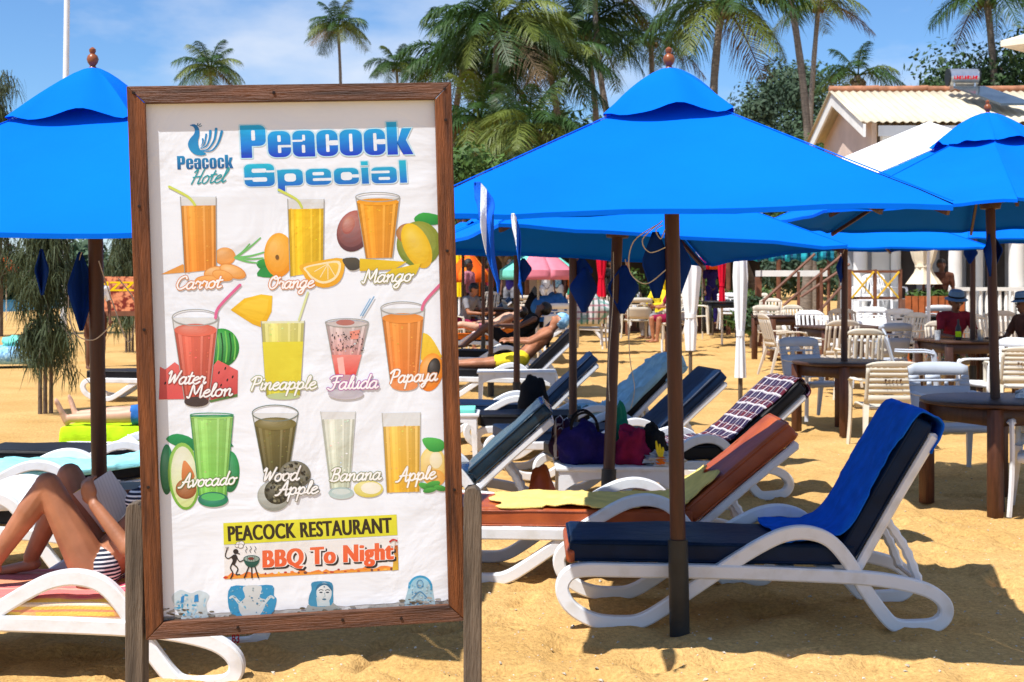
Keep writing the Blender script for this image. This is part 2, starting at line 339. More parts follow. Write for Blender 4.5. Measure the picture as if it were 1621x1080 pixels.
# ------------------------------------------------------------------ umbrellas
def canopy_mesh(n, Rv, ez, tz, r0, sag, dome=0.0, wave=0.0, hem=.02, ns=14, ntt=10, inset=.03, seed=0, tfrac=0.0):
    b = MB(); off = math.pi / n if n == 4 else 0
    for k in range(n):
        a0 = off + 2 * math.pi * k / n; a1 = off + 2 * math.pi * (k + 1) / n
        v0 = Vector((math.cos(a0), math.sin(a0), 0)) * Rv; v1 = Vector((math.cos(a1), math.sin(a1), 0)) * Rv
        mid = (v0 + v1) / 2
        def fn(u, v, v0=v0, v1=v1, mid=mid, k=k):
            hemrow = v > .999
            tt = min(1, v * (ntt + 1) / ntt) if hem else v
            t = tfrac + (1 - tfrac) * tt
            e = v0.lerp(v1, u); bow = math.sin(math.pi * u)
            e = e - mid.normalized() * inset * Rv * bow
            p = e * t
            h = t ** (1 + dome) if dome else t
            z = tz + (ez - tz) * h
            z -= sag * bow * math.sin(math.pi * t) * .6
            z += .008 * nz(p.x * 4 + seed, p.y * 4, 1.3) * t + .007 * t * t * math.sin(u * 26 + seed) * (1 - bow) ** 2 + .004 * t * t * math.sin(u * 17 + k + seed)
            if wave: z += wave * t ** 3 * bow * math.exp(-((u - .56) / .17) ** 2) * (.45 + .55 * math.sin(3.1 * k + 1.4 + seed)) + wave * .25 * t * math.sin(9 * u + k) * bow
            if hem and hemrow: z -= hem; p = p * .998
            return (p.x, p.y, z)
        b.grid(fn, ns, ntt + (1 if hem else 0))
    me = b.mesh('canopy', ang=25)
    bm = bmesh.new(); bm.from_mesh(me); bmesh.ops.remove_doubles(bm, verts=bm.verts, dist=.0005); bmesh.ops.recalc_face_normals(bm, faces=bm.faces); bm.to_mesh(me); bm.free()
    me.polygons.foreach_set('use_smooth', [True] * len(me.polygons)); me.set_sharp_from_angle(angle=R(24 if n == 4 else 30))
    return me
def flap_mesh(w, h, seed, kite=.45):
    b = MB()
    def fn(u, v):
        prof = (v / kite) if v < kite else (1 - (v - kite) / (1 - kite)); hw = w * (.12 + .88 * prof) / 2
        x = (u - .5) * 2 * hw; return (x, .035 * math.sin(u * 5 + seed) * (.3 + prof), -v * h)
    b.grid(fn, 8, 10); return b.mesh('flap')
def umbrella(label, x, y, rz=0, tilt=(0, 0), n=4, Rv=1.53, ez=1.88, pz=2.55, sleeve=.44, pr=.036, flaps=(), cords=(), group='blue beach umbrellas', full=True, z0=0, pole_bottom=-.35, seed=0):
    t = thing('beach_umbrella', label, 'umbrella', (x, y, z0), rz, group, R(tilt[0]), R(tilt[1]))
    key = (n, Rv, ez, pz)
    b = MB()
    b.tube([(0, 0, sleeve - .03), (0, 0, pz - .05)], [pr, pr * .92], 14)
    put('pole', cached(('pole', sleeve, pz, pr), lambda: b.mesh('pole')), 'pole_wood', t)
    b = MB(); b.tube([(0, 0, pole_bottom), (0, 0, sleeve)], pr * 1.28, 16)
    put('ground_sleeve', cached(('slv', sleeve, pr, pole_bottom), lambda: b.mesh('slv')), 'black_pipe', t)
    can = put('canopy', cached(('can',) + key + (seed,), lambda: canopy_mesh(n, Rv, ez, pz - .09, .05, .05, seed=seed)), 'umbrella_blue', t)
    cr = Rv * .265; slope = (pz - ez) / Rv
    put('vent_cap', cached(('cap',) + key + (seed,), lambda: canopy_mesh(n, cr, pz - .09 - (cr * .93) * slope + .035, pz + .008, .02, -.035, dome=.28, wave=.036, hem=0, ns=16, ntt=8, inset=0, seed=seed + 2)), 'umbrella_blue', can)
    if full:
        for k in range(n):
            a = (math.pi / n if n == 4 else 0) + 2 * math.pi * k / n; q_ = MB(); q_.tube([(math.cos(a) * Rv * q2, math.sin(a) * Rv * q2, pz - .09 + (ez - pz + .09) * q2 + .004) for q2 in (.2, .4, .6, .8, .998)], .0028, 5); put('seam', q_, 'umbrella_blue', can)
    f = MB(); f.lathe([(.013, pz - .02), (.02, pz), (.012, pz + .012), (.022, pz + .026), (.027, pz + .042), (.022, pz + .058), (.010, pz + .068), (.015, pz + .078), (.015, pz + .088), (.004, pz + .097)], 16)
    put('finial', cached(('fin', pz), lambda: f.mesh('fin')), 'finial_wood', t)
    off = math.pi / n if n == 4 else 0
    hz = ez + .10
    hb = MB(); hb.lathe([(pr, hz - .05), (pr * 1.9, hz - .045), (pr * 2.2, hz), (pr * 1.9, hz + .04), (pr, hz + .05)], 14)
    put('hub', cached(('hub', hz, pr), lambda: hb.mesh('hub')), 'pole_wood', t)
    if full:
        for k in range(n):
            a = off + 2 * math.pi * k / n; dx, dy = math.cos(a), math.sin(a)
            rb = MB(); rb.tube([(dx * .05, dy * .05, pz - .16), (dx * Rv * .985, dy * Rv * .985, ez - .015 - .02)], .014, 4, up=(0, 0, 1), sc2=(1.3, .9))
            put('rib', rb, 'pole_wood', t)
            sb = MB(); q = .5; sb.tube([(dx * .06, dy * .06, hz), (dx * Rv * q, dy * Rv * q, pz - .09 - (pz - ez) * q - .05)], .011, 4, up=(0, 0, 1))
            put('strut', sb, 'pole_wood', t)
    for i, (fx, fy, fz, fw, fh, fr) in enumerate(flaps):
        o = put('hanging_flap', flap_mesh(fw, fh, i * 1.7 + x), 'umbrella_blue_shade', t, solid=.006)
        o.location = (fx, fy, fz); o.rotation_euler = (0, 0, fr - rz)
    for pts in cords:
        cb = MB(); cb.tube(smoothpath(pts, 6), .0028, 5); put('pull_cord', cb, 'rope', t)
    return t

# ------------------------------------------------------------------ sun loungers
SIDE = [(.11, .28), (.30, .28), (.51, .277), (.92, .268), (1.35, .25), (1.55, .228), (1.70, .19), (1.775, .135), (1.785, .075), (1.74, .03), (1.65, .018), (1.57, .022), (1.515, .06), (1.42, .187), (1.336, .325), (1.25, .418), (1.15, .452), (1.05, .443), (.95, .40), (.80, .31), (.62, .19), (.487, .10), (.40, .05), (.32, .033), (.175, .045), (.065, .105), (.02, .185), (.04, .25)]
LW = .31
def side_mesh():
    b = MB()
    pts = smoothpath([(u - .9, .010 if 9 < i < 24 else .005 if i in (8, 9, 24) else 0, v) for i, (u, v) in enumerate(SIDE)], 5, closed=True)
    b.tube(pts, .036, 8, up=(0, 1, 0), closed=True, sc2=(.72, .90), sq=.3)
    return b.mesh('side_frame', ang=34)
def rbox(d, r, seg=3, cuts=0, puff=0.0, seed=0):
    bm = bmesh.new(); bmesh.ops.create_cube(bm, size=1); bmesh.ops.scale(bm, vec=d, verts=bm.verts)
    bmesh.ops.bevel(bm, geom=bm.edges[:], offset=r, segments=seg, profile=.6, affect='EDGES')
    if cuts:
        bmesh.ops.subdivide_edges(bm, edges=[e for e in bm.edges if e.calc_length() > min(d) * 1.2], cuts=cuts, use_grid_fill=True)
        for v in bm.verts:
            if abs(v.co.z) > d[2] * .3: v.co.z += puff * (nz(v.co.x * 5 + seed, v.co.y * 5, 2) + .5 * nz(v.co.x * 14, v.co.y * 14 + seed, 2))
            v.co.y += puff * .7 * nz(v.co.x * 4, seed, v.co.z * 9)
    me = bpy.data.meshes.new('rbox'); bm.to_mesh(me); bm.free()
    me.polygons.foreach_set('use_smooth', [True] * len(me.polygons)); me.set_sharp_from_angle(angle=R(55)); return me
HX, HZ = 1.395 - .9, .285      # backrest hinge
def lounger(label, x, y, rz=0, back=60, cushion='navy_vinyl', plastic='white_plastic', z0=-.008, group='white plastic sun loungers', thin=False, endpatch=False, back_cushion=None, num=None, BL=.70):
    t = thing('sun_lounger', label, 'sun lounger', (x, y, z0), rz, group)
    for s in (-1, 1):
        o = put('side_frame', cached('side', side_mesh), plastic, t); o.location = (0, s * LW, 0)
    for i in range(7):
        o = put('slat', cached('slat', lambda: rbox((.085, LW * 2 - .05, .016), .005, 1)), plastic, t); u = .14 + i * .185; o.location = (u - .9, 0, .29 - .02 * max(0, u - .5))
    a = R(back); D = Vector((math.cos(a), 0, math.sin(a))); NN = Vector((-math.sin(a), 0, math.cos(a)))
    def bk(s, n, yy=0): p = Vector((HX, 0, HZ)) + D * s + NN * n; return (p.x, yy, p.z)
    b = MB()
    for s in (-1, 1): b.tube([bk(0, 0, s * (LW - .055)), bk(BL * .5, .004, s * (LW - .055)), bk(BL, 0, s * (LW - .055))], .024, 8, up=(0, 1, 0), sc2=(.9, 1.0), sq=.6)
    b.tube([bk(BL - .01, 0, -(LW - .05)), bk(BL - .01, 0, LW - .05)], .024, 8, sq=.6)
    bf = put('back_frame', b, plastic, t)
    for i in range(5):
        sb = MB(); sb.tube([bk(.1 + i * .13, .002, -(LW - .06)), bk(.1 + i * .13, .002, LW - .06)], .03, 4, up=tuple(NN), sc2=(.25, 1.2)); put('slat', sb, plastic, bf)
    # notched support strut from back frame down to the rear of the side rails
    sb = MB(); p0 = Vector(bk(BL * .36, -.03)); p1 = Vector((min(.80, max(p0.x + .03, p0.x + .27 * math.sin(a))), 0, .20))
    for s in (-1, 1):
        mid = p0.lerp(p1, .5) + Vector((.012, 0, .012)); pts = smoothpath([p0 + Vector((0, s * .17, 0)), mid + Vector((0, s * .17, 0)), p1 + Vector((0, s * .17, 0))], 6)
        sb.tube(pts, [.017 + .006 * (i % 2) for i in range(len(pts))], 6, up=(0, 1, 0), sc2=(.7, 1.1))
    sb.tube([p1 + Vector((0, -.19, 0)), p1 + Vector((0, .19, 0))], .012, 8)
    sb.tube([p0 + Vector((0, -.19, 0)), p0 + Vector((0, .19, 0))], .012, 8)
    put('support_strut', sb, plastic, t)
    if cushion:
        th = .05 if thin else .10
        me = cached(('seatc', th), lambda: rbox((1.33, LW * 2 - .06, th), .022, 3, 5, .012, th))
        o = put('seat_cushion', me, cushion, t); o.location = (.055 + .665 - .9, 0, .300 + th / 2); o.rotation_euler = (0, R(.6), 0)
        me = cached(('backc', th, BL), lambda: rbox((BL + .02, LW * 2 - .06, th), .03, 3, 5, .012, 3))
        o = put('back_cushion', me, back_cushion or cushion, t); p = Vector(bk(BL / 2 + .035, th / 2 + .028)); o.location = p; o.rotation_euler = (0, -a, 0)
        for nm_, L_, par in (('sc', 1.33, None), ('bc', BL + .02, o)):
            tgt = o if par is not None else [c for c in t.children if c.name.startswith('seat_cushion')][0]
            for zz in (-1, 1):
                w2, l2, r_ = LW - .03, L_ / 2, .03; loop = []
                for cx_, cy_, a0 in ((l2 - r_, w2 - r_, 0), (-l2 + r_, w2 - r_, 90), (-l2 + r_, -w2 + r_, 180), (l2 - r_, -w2 + r_, 270)): loop += [(cx_ + r_ * math.cos(R(a0 + 30 * k)), cy_ + r_ * math.sin(R(a0 + 30 * k)), zz * (th / 2 - .012)) for k in range(4)]
                def mkp(loop=loop): q_ = MB(); q_.tube(loop, .005, 6, up=(0, 0, 1), closed=True); return q_.mesh('piping')
                put('piping', cached(('pipe', nm_, L_, th, zz), mkp), (back_cushion or cushion), tgt)
        if endpatch:
            o = put('cushion_end', cached('cend', lambda: rbox((.045, LW * 2 - .045, th * .62), .02, 3, 2, .01)), 'brown_vinyl', t); o.location = (.055 - .9 + .006, 0, .30 + th * .38)
    t['th'] = 0.0; del t['th']
    return t
def lpath(back, th=.10, s0=.08, s1=1.30, b0=.05, b1=.70, over=0.0, gap=.006):
    """centre line on top of the cushions: seat then up the backrest, in lounger space"""
    a = R(back); D = Vector((math.cos(a), 0, math.sin(a))); NN = Vector((-math.sin(a), 0, math.cos(a))); top = .30 + th + gap
    pts = []
    if s0 is not None:
        n = max(2, int((s1 - s0) / .05))
        pts += [Vector((s0 + (s1 - s0) * i / n - .9, 0, top - .004 * 0)) for i in range(n + 1)]
    if b1 is not None:
        H = Vector((HX, 0, HZ)); n = max(2, int((b1 - b0) / .05))
        pts += [H + D * (b0 + (b1 - b0) * i / n) + NN * (th + .028 + gap) for i in range(n + 1)]
        if over:
            e = H + D * (b1 + .035); k = 5
            for i in range(1, k + 1):
                q = math.pi * i / k; pts.append(e + D * (.02 * math.sin(q) + .012) + NN * (.014 + th / 2 + (th / 2 + .02) * math.cos(q)))
            for i in range(1, 1 + int(over / .04)): pts.append(e - D * (.04 * i) + NN * (-.012))
    # relax the inner corner so cloth bridges it
    for _ in range(3):
        q = [p.copy() for p in pts]
        for i in range(1, len(pts) - 1):
            m_ = (q[i - 1] + q[i + 1]) / 2
            if (m_ - q[i]).z > 0 and s0 is not None and b1 is not None and .15 < q[i].x + .0 < HX + .25: pts[i] = q[i].lerp(m_, .6)
    return pts
def drape(name, label, cat, lo, path, hw=.29, hang=.0, m='towel_blue', thick=.008, wr=.006, seed=0, rag=.02, ycen=0, group=None, flip=0, fold=0, nv=22):
    b = MB(); n = len(path); path = [Vector(p) for p in path]; S = hw + hang
    def fn(u, v):
        f = u * (n - 1); i = min(n - 2, int(f)); q = f - i; p = path[i].lerp(path[i + 1], q)
        t = (path[min(n - 1, i + 2)] - path[max(0, i - 1)]).normalized(); nn = Vector((-t.z, 0, t.x))
        s = (v - .5) * 2 * S * (1 + rag * nz(u * 5 + seed, 3, seed)); e = rag * 1.6 * nz(v * 3 + seed, 7, 1) * max(0, (u - .8) / .2, (.2 - u) / .2)
        d = wr * (nz(p.x * 9 + seed, s * 9, p.z * 9) + .6 * nz(p.x * 22, s * 22 + seed, p.z * 22) + .35) + fold * max(0, math.sin(u * 9 + s * 6 + seed)) ** 3
        d = max(0, d) + .003; y = s
        if abs(s) > hw: dr = abs(s) - hw; y = math.copysign(hw + .022 + .006 * math.sin(u * 30), s); d = -dr
        r = p + nn * d + t * e; return (r.x, y + ycen, r.z)
    b.grid(fn, max(8, n * 2), nv)
    t_ = put(name, b, m, None, solid=thick); t_.modifiers['solid'].offset = 1 if not flip else -1
    t_.location = lo.location; t_.rotation_euler = lo.rotation_euler
    return tag(t_, label, cat, group)

# ------------------------------------------------------------------ plastic chairs
def chair_parts(kind):
    out = {}
    b = MB()
    def seat(u, v):
        x = (u - .5) * .47 * (1 - .1 * v); y = -.23 + v * .44; return (x, y, .42 + .012 * math.cos((u - .5) * 2.6) * -1 - .02 * v + (.0 if v > .06 else -.03 * (1 - v / .06)))
    b.grid(seat, 10, 10); out['seat'] = (b.mesh('seat'), .02)
    hgt = .84 if kind == 'h' else .90
    wid = lambda z: .235 if kind == 'h' else .215 + .03 * math.sin((z - .4) / .5 * 3.14)
    def bp(x, z): return (x, .205 + (z - .40) * .28 - .09 * (1 - (x / .25) ** 2) * -.35, z)
    b = MB()
    def patch(x0, x1, z0, z1, nx_=6, nz_=2, round_=0):
        b.grid(lambda u, v: bp((x0 + (x1 - x0) * u), z0 + (z1 - z0) * v - (round_ * ((u - .5) * 2) ** 4 if v > .5 else 0)), nx_, nz_)
    if kind == 'h':
        W = .25
        patch(-W, -W + .035, .44, .78, 1, 6); patch(W - .035, W, .44, .78, 1, 6)
        patch(-W, W, .78, hgt, 10, 3, .03)
        zs = [.44, .53, .583, .636, .689, .739]
        for i, z in enumerate(zs): patch(-W + .035, W - .035, z, z + (.080 if i == 0 else .045 if i < 5 else .045), 8, 1)
    elif kind == 's':      # plain back with a few short slots
        W = .26; patch(-W, W, .44, .70, 10, 4); patch(-W, W, .79, hgt, 10, 2, .035); patch(-W, W, .735, .755, 10, 1)
        for x0, x1 in ((-W, -.16), (-.10, -.06), (.055, .085), (.18, W)): patch(x0, x1, .70, .735, 2, 1)
        for x0, x1 in ((-W, -.17), (-.11, .02), (.20, W)): patch(x0, x1, .755, .79, 2, 1)
    else:
        W = .235
        patch(-W, -W + .03, .44, .84, 1, 6); patch(W - .03, W, .44, .84, 1, 6); patch(-W, W, .84, hgt + .02, 10, 3, .07); patch(-W + .03, W - .03, .44, .50, 8, 1)
        for i in range(6): x = -.175 + i * .07; patch(x - .018, x + .018, .50, .84, 1, 6)
    out['backrest'] = (b.mesh('back'), .016)
    b = MB()
    def leg(x0, y0, x1, y1, z1, w=.055):
        b.tube([(x0, y0, 0), ((x0 + x1) / 2 * 1.0, (y0 + y1) / 2, z1 / 2), (x1, y1, z1)], [w * .36, w * .5, w * .62], 4, up=(1, 0, 0), sc2=(1, .75))
    for s in (-1, 1):
        b = MB(); b.tube(smoothpath([(s * .285, -.26, 0), (s * .27, -.245, .22), (s * .265, -.235, .42), (s * .268, -.225, .60), (s * .27, -.20, .638)], 4), .026, 6, up=(1, 0, 0), sc2=(.75, 1.1)); out['leg%d' % (s + 1)] = (b.mesh('leg'), 0)
        b = MB(); leg(s * .27, .33, s * .225, .20, .44, .062); out['leg%d' % (s + 4)] = (b.mesh('leg'), 0)
        b = MB(); b.tube(smoothpath([(s * .27, -.215, .63), (s * .275, -.12, .652), (s * .272, .08, .65), (s * .25, .235, .655)], 4), .027, 6, up=(0, 0, 1), sc2=(.5, 1.15)); out['armrest%d' % (s + 1)] = (b.mesh('arm'), 0)
    b = MB(); b.grid(lambda u, v: ((u - .5) * .46, -.235, .415 - v * .05), 6, 1); out['seat_skirt'] = (b.mesh('skirt'), .012)
    return out
CH = {}
def chair(label, x, y, rz, kind='h', m='white_plastic', z0=0, group='plastic garden chairs', name='plastic_chair'):
    """rz = 0 faces the camera (front towards -Y)"""
    if kind not in CH: CH[kind] = chair_parts(kind)
    t = thing(name, label, 'chair', (x, y, z0), rz, group)
    for k, (me, so_) in CH[kind].items():
        put(k.rstrip('0123456789'), me, m, t, solid=so_)
    return t
def round_table(label, x, y, rz=.35, r=.52, h=.75, z0=0, square=False, m='table_wood', group='dark wooden tables', d2=None, lm='leg_wood'):
    t = thing('wooden_table', label, 'table', (x, y, z0), rz, group); b = MB()
    if square:
        n = 6; w = 2 * r; dd = d2 or w
        for i in range(n):
            o = put('plank', cached(('pl', w, dd, n), lambda: rbox((w, dd / n - .006, .03), .004, 1)), m, t); o.location = (0, -dd / 2 + dd / n * (i + .5), h - .015)
    else:
        b.lathe([(.045, h - .035), (r - .02, h - .035), (r, h - .025), (r, h - .008), (r - .012, h), (.045, h)], 40); put('table_top', b, m, t)
        dd = 2 * r
    k = .64 if not square else .88; a, c = r * k, (dd / 2) * k
    for sx in (-1, 1):
        for sy in (-1, 1):
            o = put('leg', cached(('tl', h), lambda: rbox((.082, .082, h - .03), .006, 1)), lm, t); o.location = (sx * a, sy * c, (h - .035) / 2 - .004)
    for s in (-1, 1):
        o = put('apron', cached(('apx', a, h), lambda: rbox((2 * a - .08, .024, .12), .003, 1)), m, t); o.location = (0, s * c, h - .097)
        o = put('apron', cached(('apy', c, h), lambda: rbox((.024, 2 * c - .08, .12), .003, 1)), m, t); o.location = (s * a, 0, h - .097)
    return t
def plastic_table(label, x, y, rz=0, w=.9, dpt=.55, h=.44, m='white_plastic', z0=-.005):
    t = thing('plastic_side_table', label, 'side table', (x, y, z0), rz, 'white plastic side tables')
    o = put('table_top', cached(('ptop', w, dpt), lambda: rbox((w, dpt, .03), .012, 2)), m, t); o.location = (0, 0, h - .015)
    for s in (-1, 1):
        o = put('apron', cached(('pap', w), lambda: arch_mesh(w - .05)), m, t); o.location = (0, s * (dpt / 2 - .02), h - .028)
        for q in (-1, 1):
            b = MB(); b.tube([(q * (w / 2 - .035), s * (dpt / 2 - .035), 0), (q * (w / 2 - .05), s * (dpt / 2 - .045), h - .02)], [.026, .042], 4, up=(1, 0, 0)); put('leg', b, m, t)
    return t
def arch_mesh(w):
    b = MB(); n = 16
    top = [(-w / 2 + w * i / n, 0) for i in range(n + 1)]
    bot = [(-w / 2 + w * i / n, -.05 - .10 * (abs(2 * i / n - 1) ** 4)) for i in range(n + 1)]
    vs = [(x, -.008, z) for x, z in top] + [(x, -.008, z) for x, z in bot] + [(x, .008, z) for x, z in top] + [(x, .008, z) for x, z in bot]; m_ = n + 1; fs = []
    for i in range(n):
        fs += [(i, i + 1, m_ + i + 1, m_ + i), (2 * m_ + i, 3 * m_ + i, 3 * m_ + i + 1, 2 * m_ + i + 1), (m_ + i, m_ + i + 1, 3 * m_ + i + 1, 3 * m_ + i), (i, 2 * m_ + i, 2 * m_ + i + 1, i + 1)]
    b.add(vs, fs); return b.mesh('arch')
# ------------------------------------------------------------------ menu sign board
SL = Vector((-.61345, 4.11168, CAMZ - .23391)); SM = T(*SL) @ rot(.126534, .031912, -.030048); SI = SM.inverted()
SW, SH = .92, 1.58
def wrinkle_bump(m_, strength):
    t = m_.node_tree; N = t.nodes; K = t.links.new; b_ = N['Principled BSDF']
    tcn = N.new('ShaderNodeTexCoord'); a = N.new('ShaderNodeTexNoise'); a.inputs['Scale'].default_value = 3.6; a.inputs['Detail'].default_value = 4; a.inputs['Distortion'].default_value = .8
    K(tcn.outputs['Object'], a.inputs[0]); bp = N.new('ShaderNodeBump'); bp.inputs['Strength'].default_value = strength * 1.8; bp.inputs['Distance'].default_value = .06
    K(a.outputs[0], bp.inputs['Height'])
    mp_ = N.new('ShaderNodeMapping'); mp_.inputs['Scale'].default_value = (2.5, 1, 28); K(tcn.outputs['Object'], mp_.inputs[0])
    c = N.new('ShaderNodeTexNoise'); c.inputs['Scale'].default_value = 3; c.inputs['Detail'].default_value = 3; K(mp_.outputs[0], c.inputs[0])
    b2 = N.new('ShaderNodeBump'); b2.inputs['Strength'].default_value = strength * .5; b2.inputs['Distance'].default_value = .006; K(c.outputs[0], b2.inputs['Height']); K(bp.outputs[0], b2.inputs['Normal']); K(b2.outputs[0], b_.inputs['Normal'])
mat('poster_paper', (.73, .77, .83), .5, .03, 3); wrinkle_bump(MATS['poster_paper'], .10)
m = bpy.data.materials.new('print_ink'); m.use_nodes = True; MATS['print_ink'] = m
at = m.node_tree.nodes.new('ShaderNodeAttribute'); at.attribute_name = 'Col'; m.node_tree.links.new(at.outputs['Color'], m.node_tree.nodes['Principled BSDF'].inputs['Base Color'])
m.node_tree.nodes['Principled BSDF'].inputs['Roughness'].default_value = .5; wrinkle_bump(m, .10)
mat('board_dirty', (.36, .33, .28), .85, .5, 6, .2, 40, col2=(.66, .65, .63))
mat('stain_ink', (.20, .17, .13), .9, .5, 9, col2=(.44, .42, .39))
sign = thing('menu_signboard', 'tall wooden framed juice menu signboard on two grey posts', 'signboard', SL - Vector((0, 0, SL.z)))
sroot = sign
def sput(name, b, m_, parent=None, **k):
    o = put(name, b, m_, parent or sign, **k)
    if parent is None or parent == sign: o.matrix_local = sign.matrix_basis.inverted() @ SM if False else T(*(-sign.location)) @ SM
    return o
# frame planks, mitred
fw = .05; hw, hh = SW / 2, SH / 2; fy = -.016; fd = .042
g = .0008
for nm, poly, mm in (('frame_plank', [(-hw, hh), (hw, hh), (hw - fw, hh - fw), (-hw + fw, hh - fw)], 'frame_wood_h'), ('frame_plank', [(-hw, -hh), (hw, -hh), (hw - fw, -hh + fw), (-hw + fw, -hh + fw)], 'frame_wood_h'),
                     ('frame_plank', [(-hw, hh), (-hw + fw, hh - fw), (-hw + fw, -hh + fw), (-hw, -hh)], 'frame_wood_v'), ('frame_plank', [(hw, hh), (hw - fw, hh - fw), (hw - fw, -hh + fw), (hw, -hh)], 'frame_wood_v')):
    cxm = sum(p[0] for p in poly) / 4; czm = sum(p[1] for p in poly) / 4
    b = MB(); b.prism([(p[0] - g * (1 if p[0] > cxm else -1), p[1] - g * (1 if p[1] > czm else -1)) for p in poly], fd, T(0, fy, 0)); o = sput(nm, b, mm, bevel=.002)
for x, z in ((-hw + .02, hh - .02), (hw - .02, hh - .02), (-hw + .024, .45), (hw - .026, .3), (-hw + .022, -.35), (hw - .024, -.4), (-.2, -hh + .022), (.1, -hh + .026), (-.05, hh - .024), (hw - .02, .68), (-hw + .026, .1), (.27, -hh + .02)):
    b = MB(); b.lathe([(.0045, 0), (.0045, .003), (.001, .0035)], 8, T(x, fy, z) @ rot(0, R(90))); sput('nail', b, 'nail')
BY = .009
b = MB(); b.box((0, BY + .006, 0), (SW - 2 * fw + .01, .012, SH - 2 * fw + .01)); sput('backing_board', b, 'board_dirty')
for px, py, ln in ((215, 795, 'weathered grey'), (748, 770, 'grey')):
    p = P(px, py, 4.10 if px < 500 else 4.17); w2 = .026; b = MB(); top = p.z
    poly = [(-w2, -.35), (w2, -.35), (w2, top - .03), (w2 - .006, top - .012), (w2 * .3, top), (-w2 * .55, top - .003), (-w2 + .003, top - .014), (-w2, top - .035)]
    b.prism(poly, .07, T(p.x, p.y - .02, 0)); o = put('post', b, 'grey_wood', sign, bevel=.003); o.matrix_local = T(*(-sign.location))
